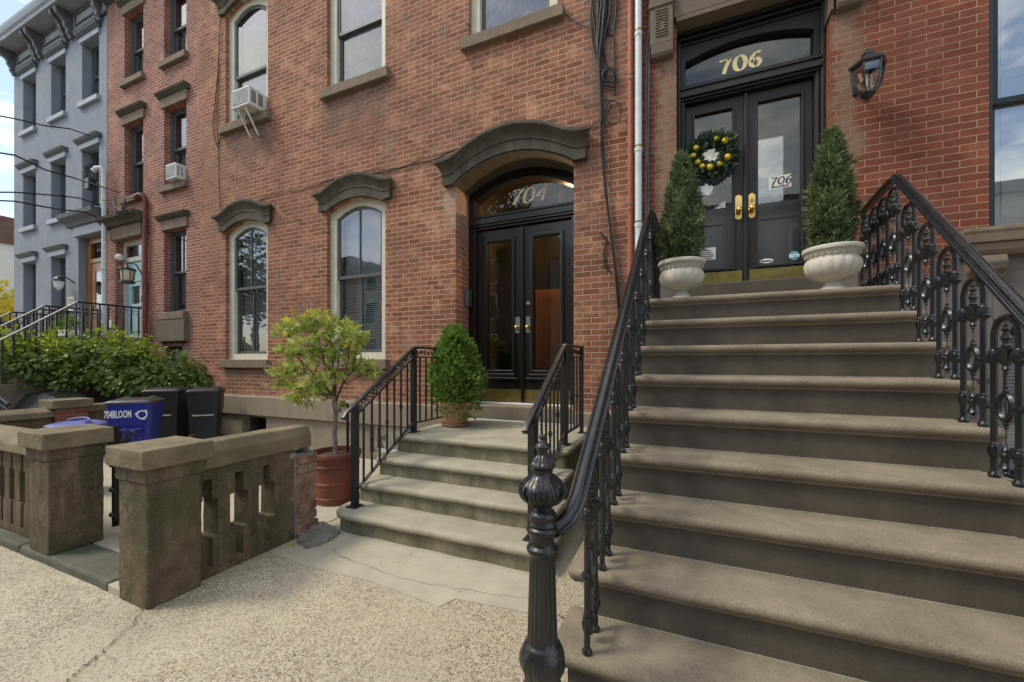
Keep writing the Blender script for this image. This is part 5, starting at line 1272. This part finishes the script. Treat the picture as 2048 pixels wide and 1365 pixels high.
def conifer(name, label, x, y, z0, h, r, m, n, size, seed, shape='sprig', prof=None, fat=.15, clumps=60):
    e = empty(name, (x, y, z0), label, 'shrub'); rnd = random.Random(seed)
    MB().tube([(x, y, z0-.12), (x, y, z0+h*.75)], .012, 6).build('trunk', 'twig', e)
    cs = []
    for i in range(clumps):
        t = (i+.5)/clumps; t = t**.9
        rr = r*(prof(t)); a = i*2.399+rnd.uniform(-.3, .3); q = rnd.uniform(.25, .82)
        cr = r*(fat+.16*(1-t))*rnd.uniform(.6, 1.5)
        rad_ = max(0, rr-cr*.35)*math.sqrt(q)*1.12
        cs.append((x+rad_*math.cos(a), y+rad_*math.sin(a), z0+h*t, cr, 1, 1, 1.35))
    leafcloud(cs, n, size, shape, up=.55, seed=seed).build('foliage', m, e)
    return e
conifer('dwarf_conifer', 'bright green bushy dwarf conifer in the terracotta pot on the low stoop', cx_, cy_, zb+.29, .80, .315, 'arbor', 7000, .060, 21, 'sprig', lambda t: (.85+.6*t if t < .25 else 1.0*(1-(t-.25)/.80)**.60), .27, 60)
# urns
UP = [(.0, 0), (.105, 0), (.108, .012), (.085, .022), (.06, .04), (.045, .065), (.045, .078), (.07, .088), (.11, .10), (.145, .125), (.163, .16), (.168, .195), (.160, .225), (.150, .235), (.146, .245), (.150, .25), (.158, .275), (.165, .285), (.178, .29), (.182, .305), (.176, .318), (.160, .32), (.15, .30), (.0, .29)]
def urn(x, y, label):
    e = empty('stone_urn', (x, y, LZ), label, 'urn', None)
    def um(a, z, i):
        zz = z-LZ
        if .095 < zz < .235: return 1+.045*(abs(math.cos(8*a))-.6)
        if .25 < zz < .282: return 1+.02*math.cos(24*a)
        return 1
    MB().lathe(x, y, [(r, LZ+z) for r, z in UP], 128, um, cap=False).build('bowl', 'urn', e, smooth=True)
    b = MB()
    for q in range(26):
        a = q*2*PI/26
        b.tube([(x+(.157+.005)*math.cos(a+.06*math.cos(t)), y+(.157+.005)*math.sin(a+.06*math.cos(t)), LZ+.266+.012*math.sin(t)) for t in [i*PI/3 for i in range(6)]], .0035, 5, closed=True)
    b.build('garland', 'urn', e, smooth=True)
    MB().lathe(x, y, [(.152, LZ+.296), (.08, LZ+.308), (0, LZ+.312)], 20).build('soil', 'soil', e)
    return e
ul = (-.045, 3.60); ur = (.955, 3.60)
urn(*ul, 'off-white fluted stone urn at the left end of the tall stoop landing')
urn(*ur, 'off-white fluted stone urn at the right end of the tall stoop landing, below the lantern')
cp_ = lambda t: (.62+1.6*t if t < .22 else .97*(1-(t-.22)/.80)**.62)
conifer('urn_cypress', 'dark green cone-shaped cypress in the left stone urn', ul[0], ul[1], LZ+.30, .86, .165, 'cypress', 8000, .050, 31, 'needle', cp_, .17, 100)
conifer('urn_cypress', 'dark green cone-shaped cypress in the right stone urn', ur[0], ur[1], LZ+.30, .83, .150, 'cypress', 7500, .050, 32, 'needle', cp_, .17, 100)
# ================================================================== HEDGE
hd = empty('shrub', (-9.8, 4.0, 0), 'broad overhanging glossy green shrub spreading across the yard of the narrow brick house', 'shrub')
rnd = random.Random(8); cs = []; cl = []; top = []
line = [(-8.35, 4.35), (-9.0, 4.15), (-9.8, 3.8), (-10.6, 3.4), (-11.4, 3.0), (-12.6, 2.8), (-13.8, 2.6)]
for i in range(120):
    t = rnd.random()*(len(line)-1); k = int(t); f_ = t-k
    x = line[k][0]*(1-f_)+line[k+1][0]*f_; y = line[k][1]*(1-f_)+line[k+1][1]*f_
    lo_z, hi_z = 1.02+.10*rnd.random(), 1.56+.10*math.sin(x*2.3)-(.30 if x > -8.7 else 0)
    z = rnd.uniform(lo_z, hi_z)+(.16 if i % 9 == 0 else 0); r_ = rnd.uniform(.16, .34)
    cs.append((x+rnd.uniform(-.1, .1), y+rnd.uniform(-.45, .45), z, r_, 1.2, 1, .8))
    if z > 1.42 or (x < -10.4 and z > 1.2): cl.append((x, y+rnd.uniform(-.6, .2), z+.20, r_*.8, 1.3, 1.2, .7))
leafcloud(cs, 19000, .078, 'oval', up=0, seed=41, droop=.6).build('foliage', 'hedge', hd)
leafcloud(cl, 5200, .070, 'oval', up=.1, seed=42, droop=.2).build('young_foliage', 'hedgelight', hd)
b = MB()
for (x, y) in ((-9.4, 3.9), (-10.3, 3.6), (-11.5, 3.1)):
    b.tube([(x, y, 0), (x+.08, y, .6), (x, y+.05, 1.2), (x+.15, y, 1.6)], .035, 8, rads=[.05, .04, .035, .02])
    for k in range(5): b.tube([(x+.03, y, 1.0), (x+rnd.uniform(-.4, .4), y+rnd.uniform(-.2, .2), 1.25), (x+rnd.uniform(-.8, .8), y+rnd.uniform(-.4, .4), 1.6)], .012, 6)
b.build('trunk', 'twig', hd)
# ================================================================== PIPES
def pipe(name, x, y, r, z0, z1, m, label, joints=()):
    e = empty(name, (x, y, z0), label, 'pipe')
    MB().tube([(x, y, z0), (x, y, z1)], r, 16).build('pipe', m, e, smooth=True)
    for z in joints: MB().lathe(x, y, [(r, z-.03), (r*1.15, z-.025), (r*1.15, z+.02), (r*1.02, z+.025)], 16).build('joint', m, e, smooth=True)
    for z in joints: MB().lathe(x, y, [(r*1.05, z+.026), (r*1.2, z+.03), (r*1.2, z+.042), (r*1.05, z+.046)], 16).build('bracket', 'oldbrass' if m == 'pipewhite' else 'darktrim', e, smooth=True)
    return e
pipe('drainpipe', -.585, D-.05, .026, .02, 10.5, 'piperust', 'slim terracotta coloured pipe running up beside the white downpipe', (3.15, 4.6, 6.2))
pipe('downpipe', -.495, D-.07, .036, .02, 10.5, 'pipewhite', 'white downpipe between the two brick houses', (2.95, 3.78, 5.05))
b = MB(); rnd = random.Random(2)
cb = empty('cable_bundle', (-.40, D-.05, 5), 'dark bundle of weathered cables coming down beside the white downpipe', 'cables')
for k in range(6):
    x0 = -.42+rnd.uniform(-.02, .03); pts = [(x0+.06*max(0, (z-4.6))*.9+rnd.uniform(-.006, .006), D-.02-rnd.uniform(0, .03), z) for z in [2.0+.35*i for i in range(24)]]
    b.tube(pts, .006, 6)
b.build('cable', 'darktrim', cb, smooth=True)
pipe('downpipe', -11.60, D-.12, .042, .02, 5.55, 'pipewhite', 'grey-white service conduit with a curved weatherhead at the corner of the grey house', (3.4, 4.9))
b = MB().tube([(-11.60, D-.12, 5.5), (-11.61, D-.13, 5.59), (-11.67, D-.16, 5.65), (-11.76, D-.19, 5.64), (-11.82, D-.21, 5.58)], .05, 12, rads=[.042, .042, .044, .048, .050])
wh = b.build('weatherhead', 'pipewhite', bpy.data.objects['downpipe.001'], smooth=True)
rp_ = pipe('conduit', -10.17, D-.05, .040, 1.6, 4.72, 'pipered', 'dark red conduit on the narrow brick house right of the pale blue door', (2.95, 4.1))
MB().tube([(-10.17, D-.05, 4.70), (-10.18, D-.06, 4.80), (-10.27, D-.10, 4.86), (-10.36, D-.14, 4.80)], .04, 10, rads=[.04, .045, .05, .055]).build('weatherhead', 'pipered', rp_, smooth=True)
# ================================================================== CABLES
def cable(name, label, paths, r=.006, m='cable'):
    e = empty(name, paths[0][0], label, 'cable')
    for p in paths:
        Q = []
        for i in range(len(p)-1):
            a, c_ = Vector(p[i]), Vector(p[i+1]); L = (c_-a).length; n_ = max(1, int(L/.25))
            for k in range(n_): Q.append(a.lerp(c_, k/n_))
        Q.append(Vector(p[-1])); MB().tube(Q, r, 6).build('cable', m, e, smooth=True)
    return e
def P_(pts, Y=D-.02): return [at(x, y, Y) for x, y in pts]
cable('wall_cables', 'thick black bundle of cables hanging down the wall right of the dark double door',
      [P_([(1196, -60), (1200, 40), (1193, 90), (1203, 150), (1202, 240), (1206, 330), (1214, 400), (1222, 470), (1232, 560), (1240, 640)], D-.03),
       P_([(1216, -60), (1210, 50), (1203, 110), (1200, 150), (1206, 250), (1209, 350), (1218, 430), (1224, 480), (1236, 570), (1243, 640)], D-.045),
       P_([(1206, -60), (1206, 60), (1198, 120), (1199, 180), (1203, 300), (1211, 390), (1219, 450), (1230, 540), (1238, 640)], D-.05),
       P_([(1186, -40), (1181, 40), (1186, 90), (1196, 130), (1200, 200)]), P_([(1222, -60), (1214, 20), (1206, 90), (1212, 130), (1203, 170)]),
       P_([(1235, -60), (1232, 30), (1226, 72), (1218, 70), (1216, 20), (1214, -50)]), P_([(1228, 76), (1229, 130), (1230, 190)]),
       P_([(1200, 465), (1214, 480), (1208, 505), (1210, 535), (1222, 545)])]+[P_([(1180+q*9, -60), (1186+q*5+(q%3)*4, 30), (1196+(q%2)*5, 100+q*3), (1201+(q%3), 190), (1203+q%2, 260)], D-.02-.004*q) for q in range(6)]+[P_([(1204+7*math.sin(q*1.7), -60), (1203+9*math.sin(q*2.3+1), 10), (1200+6*math.sin(q*1.1), 60+q*4), (1199+4*math.sin(q), 120), (1203, 190+q*9)], D-.03-.005*q) for q in range(7)], .011)
def ring_(cx, cy, rx, ry, n=16, Y=D-.04): return [at(cx+rx*math.cos(i*2*PI/n), cy+ry*math.sin(i*2*PI/n), Y-.004*i/n) for i in range(n+1)]
cable('cable_coil', 'coiled loops of black cable hanging on the wall above the door hood', [ring_(1218, 150, 14, 15), ring_(1216, 155, 13, 17, Y=D-.05), ring_(1222, 158, 12, 18), ring_(1211, 212, 9, 12), ring_(1226, 225, 16, 24), ring_(1214, 152, 9, 11, Y=D-.06)], .007)
cable('facade_cable', 'thin dark cable strung along the wall over the window hoods', [P_([(520, 402), (535, 392), (560, 386), (600, 380), (640, 368), (700, 350), (760, 345), (800, 338), (835, 326), (860, 322), (1000, 262), (1060, 244), (1120, 252), (1178, 262), (1192, 245)], D-.015), P_([(640, 366), (720, 344), (800, 336), (830, 324), (910, 300), (980, 268)], D-.02)], .006)
cable('facade_cable', 'black cable running up the wall left of the first window', [P_([(441, 418), (438, 360), (437, 300), (434, 250), (437, 120), (443, 0), (446, -60)], D-.02), P_([(437, 300), (428, 275), (426, 250), (438, 120)], D-.015), P_([(437, 290), (445, 262), (456, 252)], D-.02)], .007)
cable('facade_cable', 'thin cable slanting down from the upper right sill to the cable bundle', [P_([(1116, 5), (1140, 38), (1165, 52), (1192, 62)], D-.02)], .005)
cable('overhead_cable', 'drooping black service cables crossing in front of the grey house', 
      [[at(-40, 225, 2.6), at(30, 238, 3.2), at(90, 252, 3.9), at(140, 258, 4.3), at(180, 272, D-.2)], [at(-40, 300, 2.6), at(30, 311, 3.0), at(90, 340, 3.7), at(150, 357, 4.2), at(240, 386, D-.05)],
       [at(-40, 385, 2.8), at(30, 385, 3.3), at(120, 392, 4.0), at(160, 397, 4.3), at(205, 412, D-.1)], [at(-40, 400, 2.8), at(30, 403, 3.2), at(110, 418, 3.9), at(170, 425, 4.3), at(206, 440, D-.1)]], .014)
b = MB(); k_ = empty('service_splice', at(185, 285, D-.2), 'tangle of black wires and a dark box at the weatherhead of the grey house', 'wires')
b.box(-12.10, -11.93, D-.25, D-.12, 5.22, 5.46); b.build('box', 'ironsatin', k_, bevel=.01)
b = MB(); rnd = random.Random(6)
for q in range(7): b.tube([(-11.84, D-.2, 5.56), (-11.95+rnd.uniform(-.15, .1), D-.24, 5.7+rnd.uniform(-.1, .08)), (-12.05+rnd.uniform(-.15, .2), D-.24, 5.45), (-11.92+rnd.uniform(-.1, .1), D-.22, 5.3)], .012, 6)
b.build('wire', 'cable', k_, smooth=True)
b = MB(); k_ = empty('service_splice', at(290, 425, D-.15), 'loop of black wires on the door cornice of the narrow brick house', 'wires')
for q in range(6): b.tube([(-10.36, D-.16, 4.78), (-10.45+rnd.uniform(-.04, .04), D-.25, 4.75), (-10.5+rnd.uniform(-.1, .1), D-.27, 4.50), (-10.75+rnd.uniform(-.1, .1), D-.27, 4.52+rnd.uniform(-.08, .06)), (-10.9+rnd.uniform(-.05, .05), D-.25, 4.75+rnd.uniform(-.05, .1))], .010, 6)
b.build('wire', 'cable', k_, smooth=True)
# ================================================================== AIR CONDITIONERS
def ac(x0, x1, z0, z1, y0, label, brackets):
    e = empty('air_conditioner', ((x0+x1)/2, D-.1, z0), label, 'air conditioner')
    MB().box(x0, x1, y0, D+.15, z0, z1).build('case', 'whiteplastic', e, bevel=.012)
    b = MB()
    n = int((x1-x0)/.035)
    MB().box(x0+.03, x1-.03, y0-.006, y0+.01, z0+.04, z1-.03).build('back_grille', 'greymesh', e)
    ys = (D-y0)*.5
    for (ya, yb) in ((y0+.04, y0+ys-.02), (y0+ys+.02, D-.04)):
        g_ = MB().box(x1-.004, x1+.004, ya, yb, z0+.06, z1-.05)
        for k in range(6):
            zz = z0+.07+(z1-z0-.14)*k/6; g_.box(x1+.002, x1+.008, ya, yb, zz, zz+.008)
        g_.build('side_vent', 'greymesh', e)
    if brackets:
        for xx in (x0+.12, x1-.12):
            b = MB(); b.tube([(xx, y0+.03, z0-.012), (xx, D+.02, z0-.012)], .014, 6); b.tube([(xx, y0+.03, z0-.02), (xx, D-.04, z0-.36)], .014, 6); b.tube([(xx, D-.04, z0-.36), (xx, D-.01, z0-.36)], .014, 6); b.build('bracket', 'whiteplastic', e)
    return e
ac(-7.08, -6.64, 5.71, 6.02, D-.28, 'white air conditioner on long brackets in an upper window of the wide brick house', True)
ac(-9.24, -8.92, 4.95, 5.24, D-.16, 'small white air conditioner in the middle window of the narrow brick house', False)
# ================================================================== LAMPS
ln = empty('wall_lantern', (1.44, D, 3.93), 'black six-sided carriage lantern with clear glass on the deep red brick', 'lamp')
lx, ly, lz = 1.445, D-.26, 3.93
MB().box(lx-.045, lx+.045, D-.02, D+.004, lz-.02, lz+.16).build('wall_plate', 'ironsatin', ln, bevel=.012)
MB().tube([(lx, D-.01, lz-.02), (lx, D-.08, lz+.03), (lx, D-.13, lz+.06), (lx, D-.15, lz+.10)], .012).build('arm', 'ironsatin', ln, smooth=True)
MB().lathe(lx, ly, [(.150, lz+.095), (.158, lz+.105), (.155, lz+.125), (.10, lz+.16), (.06, lz+.18), (.05, lz+.20), (.055, lz+.205), (.04, lz+.23), (.012, lz+.24), (.018, lz+.25), (.012, lz+.262), (.0, lz+.266)], 6).build('roof', 'ironsatin', ln)
b = MB()
prl = [(.138, lz+.095), (.132, lz+.02), (.115, lz-.06), (.085, lz-.12), (.06, lz-.15)]
for q in range(6):
    a = q*PI/3; b.tube([(lx+r*math.cos(a), ly+r*math.sin(a), z) for r, z in prl], .008, 6)
for r, z in ((.138, lz+.095), (.060, lz-.15)): b.tube([(lx+r*math.cos(q*PI/3), ly+r*math.sin(q*PI/3), z) for q in range(6)], .009, 6, closed=True)
b.lathe(lx, ly, [(.004, lz-.225), (.010, lz-.215), (.006, lz-.205), (.03, lz-.19), (.06, lz-.16), (.066, lz-.150), (.055, lz-.145)], 12)
b.build('cage', 'ironsatin', ln)
MB().lathe(lx, ly, [(r*.93, z) for r, z in prl], 6, cap=False).build('pane', 'glassclear', ln)
b = MB()
for q in range(3): b.tube([(lx+.03*math.cos(q*2.1), ly+.03*math.sin(q*2.1), lz-.1), (lx+.03*math.cos(q*2.1), ly+.03*math.sin(q*2.1), lz+.02)], .008)
b.build('candle', 'cream', ln, smooth=True)
ln.scale = (.86, .9, .96)
# carriage lantern by the blue door
l2 = empty('wall_lantern', (-10.32, D, 3.2), 'black cylindrical lantern hanging beside the pale blue door', 'lamp')
lx, ly, lz = -10.46, D-.22, 3.07
MB().box(-10.35, -10.27, D-.02, D+.01, 3.03, 3.35).build('wall_plate', 'ironsatin', l2, bevel=.01)
MB().tube([(-10.31, D-.02, 3.22), (-10.35, D-.12, 3.44), (-10.44, D-.22, 3.46), (-10.46, D-.22, 3.36)], .012).build('arm', 'ironsatin', l2, smooth=True)
b = MB(); b.lathe(lx, ly, [(.14, lz+.24), (.15, lz+.25), (.14, lz+.27), (.04, lz+.30), (.01, lz+.34)], 12); b.lathe(lx, ly, [(.10, lz-.03), (.13, lz-.02), (.12, lz+.02), (.10, lz+.03)], 12)
for q in range(6): a = q*PI/3; b.tube([(lx+.10*math.cos(a), ly+.10*math.sin(a), lz+.02), (lx+.12*math.cos(a), ly+.12*math.sin(a), lz+.24)], .007, 6)
b.build('cage', 'ironsatin', l2)
MB().lathe(lx, ly, [(.09, lz+.02), (.108, lz+.24)], 12, cap=False).build('pane', 'cream', l2)
l3 = empty('globe_light', (-11.40, D+.05, 3.70), 'small white globe light in the reveal left of the pale blue door', 'lamp')
MB().ball((-11.34, D+.03, 3.72), .075, 16).build('globe', 'white', l3, smooth=True)
MB().tube([(-11.42, D+.05, 3.72), (-11.37, D+.04, 3.72)], .035).build('fitting', 'nickel', l3)
l4 = empty('wall_lantern', (-13.35, D, 3.35), 'curved black and white coach lamp on the grey house left of its oak door', 'lamp')
MB().tube([(-13.22, D, 3.30), (-13.30, D-.12, 3.42), (-13.42, D-.2, 3.44)], .015).build('arm', 'ironsatin', l4, smooth=True)
MB().lathe(-13.42, D-.2, [(.12, 3.32), (.11, 3.36), (.06, 3.42), (.01, 3.45)], 12).build('shade', 'ironsatin', l4)
MB().lathe(-13.42, D-.2, [(.02, 3.12), (.07, 3.18), (.10, 3.32)], 12).build('pane', 'white', l4)
pq = empty('plaque', (-13.2, D, 2.9), 'small cream number plaques on the grey wall beside the oak door', 'plaque')
MB().box(-13.50, -13.22, D-.02, D+.002, 2.78, 2.98).build('plate', 'cream', pq, bevel=.004); MB().box(-13.50, -13.22, D-.02, D+.002, 2.62, 2.70).build('plate', 'cream', pq, bevel=.004)
b = MB()
for k in range(3): b.box(-13.46, -13.27, D-.024, D-.018, 2.82+.045*k, 2.84+.045*k)
b.build('lettering', 'darktrim', pq)
nb = empty('house_number', (-10.35, D, 2.76), 'small dark metal figures 702 on the brick beside the conduit', 'house number')
vs, fs = textmesh('702', .16, .2, .006, .004); MB().add([(-10.34+x*.8, D-.004-z, 2.76+y) for x, y, z in vs], fs).build('figures', 'ink', nb)
mb_ = empty('notice', (-11.6, D, 2.3), 'small white card on the brick left of the pale blue door', 'notice')
MB().box(-11.66, -11.58, D-.012, D+.007, 2.20, 2.36).build('card', 'white', mb_)
# ================================================================== WREATH
wr = empty('wreath', (.22, EY, 3.70), 'leafy green wreath with yellow lemons hanging on the left leaf of the black door', 'wreath')
rnd = random.Random(13); wc = (.235, EY-.0, 3.70)
cs = [(wc[0]+.175*math.cos(a), wc[1], wc[2]+.175*math.sin(a), .066, 1, .55, 1) for a in [i*PI/14 for i in range(28)]]
leafcloud(cs, 1300, .060, 'oval', up=0, seed=14).build('leaves', 'wreath', wr)
MB().tube([(wc[0]+.17*math.cos(a), wc[1]+.01, wc[2]+.17*math.sin(a)) for a in [i*PI/12 for i in range(24)]], .022, 8, closed=True).build('hoop', 'twig', wr)
for a in (70, 38, 150, 178, 208, 235, 265, 300, 335):
    r_ = .165+rnd.uniform(-.02, .02); p = (wc[0]+r_*math.cos(rad(a)), wc[1]-.045, wc[2]+r_*math.sin(rad(a)))
    MB().ball(p, .028+.006*(a in (38, 265, 335)), 14, (1.15, 1, 1)).build('lemon', 'lemon', wr, smooth=True)
# ================================================================== NEIGHBOURING YARDS, STOOPS AND RAILS (left)
s2 = empty('stone_stoop', (-11, 3.9, 0), 'brownstone stoop and landing before the pale blue door', 'stairs')
MB().box(-11.6, -10.3, 3.75, D-.01, 0, 1.93).build('landing', 'base706', s2, bevel=.01)
for k in range(8): MB().box(-11.59, -10.31, 3.75-.26*(k+1), 3.76-.26*k, 0, 1.93-.215*(k+1)).build('step', 'lintel', s2, bevel=.01)
s0 = empty('stone_stoop', (-12.5, 3.9, 0), 'grey stoop and landing before the oak door of the grey house', 'stairs')
MB().box(-13.1, -11.85, 3.75, D-.01, 0, 1.88).build('landing', 'greytrim', s0, bevel=.01)
for k in range(8): MB().box(-13.09, -11.86, 3.75-.26*(k+1), 3.76-.26*k, 0, 1.88-.21*(k+1)).build('step', 'greytrim', s0, bevel=.01)
def srail(x, zl, label, hm):
    e = empty('iron_railing', (x, 3.7, zl), label, 'railing')
    zt = zl+.62
    MB().tube([(x, D-.05, zt), (x, 3.72, zt)], .018).build('handrail', 'ironsatin', e)
    MB().tube([(x, 3.72, zt), (x, 1.7, zt-2.02*.82)], .015).build('sloping_handrail', hm, e)
    b = MB()
    for k in range(8): y = D-.1-k*.12; b.box(x-.012, x+.012, y-.012, y+.012, zl, zt)
    for k in range(16): y = 3.7-k*.125; b.box(x-.012, x+.012, y-.012, y+.012, max(.02, zl-(3.72-y)*.82-.1), zt-(3.72-y)*.82)
    b.build('balusters', 'ironsatin', e)
    b = MB()
    for k in range(5): b.tube([(x, yy, zz) for _, yy, zz in spiral((x, D-.15-k*.2, zt-.09), .06, 1.1, 1 if k % 2 else -1, 0)], .007, 5)
    for k in range(9): b.tube([(x, yy, zz) for _, yy, zz in spiral((x, 3.6-k*.21, zt-.10-(3.72-(3.6-k*.21))*.82), .06, 1.1, 1 if k % 2 else -1, 0)], .007, 5)
    b.build('scrollwork', 'ironsatin', e)
srail(-11.62, 1.93, 'black iron railing with grey handrail on the left of the blue door stoop', 'silver')
srail(-10.30, 1.93, 'black iron railing on the right of the blue door stoop, above the shrub', 'silver')
srail(-13.12, 1.88, 'black scrolled iron railing with pale handrail on the left of the oak door stoop', 'silver')
srail(-11.88, 1.88, 'black scrolled iron railing with pale handrail on the right of the oak door stoop', 'silver')
srail(-14.6, 1.75, 'farthest pale handrail and black iron railing before the grey house', 'silver')
pb = empty('window_box', (-11.1, 4.3, 1.95), 'planter with a clipped green plant standing before the pale blue door', 'planter')
MB().box(-11.45, -11.0, 3.80, 4.0, 1.95, 2.07).build('box', 'white', pb, bevel=.01)
leafcloud([(-11.25, 3.9, 2.20, .17), (-11.12, 3.9, 2.18, .13), (-11.38, 3.9, 2.18, .13)], 500, .05, 'oval', seed=51).build('foliage', 'arbor', pb)
fe = empty('iron_fence', (-9.6, 1.9, 0), 'black cast-iron fence with an arched lacy top at the left edge of the photo', 'fence')
b = MB(); 
for k in range(30):
    x = -11.8+k*.11; b.tube([(x, 2.3, .05), (x, 2.3, .80)], .010, 6); b.ball((x, 2.3, .70), .022, 6); b.ball((x, 2.3, .52), .020, 6, (1, 1, 1.6))
b.tube([(-11.9, 2.3, .12), (-8.6, 2.3, .12)], .012, 6); b.tube([(-11.9, 2.3, .80), (-8.6, 2.3, .80)], .016, 6)
b.build('pickets', 'ironsatin', fe)
b = MB(); pts = [(-10.9+2.0*i/20, 2.5, .84+.16*math.sin(PI*i/20)**.8) for i in range(21)]
b.tube(pts, .020, 6); b.tube([(p[0], p[1], p[2]-.09) for p in pts], .012, 6)
for p in pts: b.tube([(p[0]+.03*math.cos(a*PI/4), p[1], p[2]-.045+.03*math.sin(a*PI/4)) for a in range(8)], .007, 5, closed=True)
b.build('arched_top', 'ironsatin', fe)
cv = empty('covered_grill', (-9.6, 3.3, 0), 'low object under glossy black plastic covers behind the iron fence', 'cover')
b = MB(); rnd = random.Random(77); n = 9; vs = []
for j in range(5):
    for i in range(14):
        u = i/13; v = j/4; vs.append((-10.6+1.7*u, 2.9+.7*v, .80+.10*math.sin(PI*u)+.05*math.sin(PI*v)+rnd.uniform(-.02, .02)-(.25 if i in (0, 13) or j in (0, 4) else 0)))
b.add(vs, [(j*14+i, j*14+i+1, (j+1)*14+i+1, (j+1)*14+i) for j in range(4) for i in range(13)]).build('cover', 'tarp', cv, smooth=True)
MB().box(-10.5, -9.0, 3.0, 3.5, 0, .62).build('body', 'blackbin', cv, bevel=.02)
# ================================================================== ACROSS THE STREET (seen in the panes)
rnd = random.Random(19)
xx = -34.
for k, (w_, h_, m) in enumerate(((9, 9.5, 'oppbrick'), (8, 8.6, 'opppale'), (8.5, 10, 'oppbrick'), (7.5, 8.4, 'opppale'), (8.5, 9.8, 'oppbrick'), (9, 9.0, 'opppale'))):
    lab = ('tan brick row house across the street, farthest left', 'pale clapboard house across the street, second from the left', 'tall tan brick house across the street opposite the bins', 'lowest pale clapboard house across the street', 'tan brick house across the street opposite the tall stoop', 'pale clapboard house across the street, farthest right')[k]
    e = empty('house', (xx+w_/2, -16, 0), lab, 'house')
    MB().box(xx, xx+w_-.1, -22, -16, 0, h_).build('wall', m, e)
    MB().box(xx-.05, xx+w_-.05, -22, -15.6, h_, h_+.5).build('cornice', 'darktrim', e)
    for zz in (1.6, 4.5, 7.):
        for q in range(3):
            x0 = xx+1.+q*(w_-2)/2.6; o = MB().box(x0, x0+1.1, -16.02, -15.94, zz, zz+1.8).build('window', 'white', e); MB().box(x0+.1, x0+1.0, -15.95, -15.92, zz+.1, zz+1.7).build('pane', 'room', o)
    xx += w_
for k, (x, y) in enumerate(((-21.5, -5), (-9, -10.5), (.6, -13.5))):
    e = empty('street_tree', (x, y, 0), ('leafy street tree on the near kerb, left', 'leafy street tree across the road', 'leafy street tree on the near kerb, right')[k], 'tree')
    MB().tube([(x, y, 0), (x+.1, y, 2.5), (x, y, 5)], .16, 10, rads=[.2, .15, .08]).build('trunk', 'bark', e)
    leafcloud([(x+rnd.uniform(-1.8, 1.8), y+rnd.uniform(-1.5, 1.5), (5.6, 9.2, 6)[k]+rnd.uniform(-1.6, 1.8), 1.1) for _ in range(14)], 2800, .22, 'oval', seed=60+k).build('crown', 'treegreen', e)

# ------------------------------------------------------------------ repeats belong together
GR = {'bin': 'bins in the front yard', 'urn': 'stone urns on the tall stoop', 'fence pier': 'brownstone fence piers', 'fence wall': 'brownstone fence walls', 'railing': 'iron stair railings',
      'pot': 'plant pots', 'stairs': 'front stoops', 'air conditioner': 'window air conditioners', 'cable': 'wall cables', 'wires': 'wire tangles'}
for o in list(COL.objects):
    if o.parent is None and 'category' in o.keys():
        c_ = o['category']
        if c_ in GR: o['group'] = GR[c_]
        if o.name.startswith('urn_cypress'): o['group'] = 'cypresses in the stone urns'
        if o.name.startswith('brick_house') or o.name.startswith('grey_house'): o['group'] = 'row houses of the street'
        if o.name.startswith('house') and c_ == 'house': o['group'] = 'houses across the street'
        if o.name.startswith('street_tree'): o['group'] = 'street trees'
        if o.name.startswith('wall_lantern'): o['group'] = 'wall lanterns'
        if o.name.startswith('sticker'): o['group'] = 'door stickers'

b = MB(); rnd = random.Random(88)
spots = [(gp(300+rnd.uniform(0, 290), 0)[0], 0) for _ in range(0)]
for q in range(46):
    if q < 16: t = rnd.random(); x, y = gp(296+t*290, 1226-t*140+rnd.uniform(-2, 7))
    elif q < 30: x, y = gp(rnd.uniform(60, 1050), rnd.uniform(1180, 1350))
    else: x, y = gp(rnd.uniform(640, 1040), rnd.uniform(1100, 1190))
    r_ = rnd.uniform(.004, .011); a = rnd.uniform(0, PI)
    b.add([(x+r_*math.cos(a), y+r_*math.sin(a), .010), (x-r_*.4*math.sin(a), y+r_*.4*math.cos(a), .013), (x-r_*math.cos(a), y-r_*math.sin(a), .011), (x+r_*.4*math.sin(a), y-r_*.4*math.cos(a), .010)], [(0, 1, 2, 3)])
tag(b.build('leaf_litter', 'bark'), 'scattered specks of dry leaf litter on the pavement', 'litter', kind='stuff')
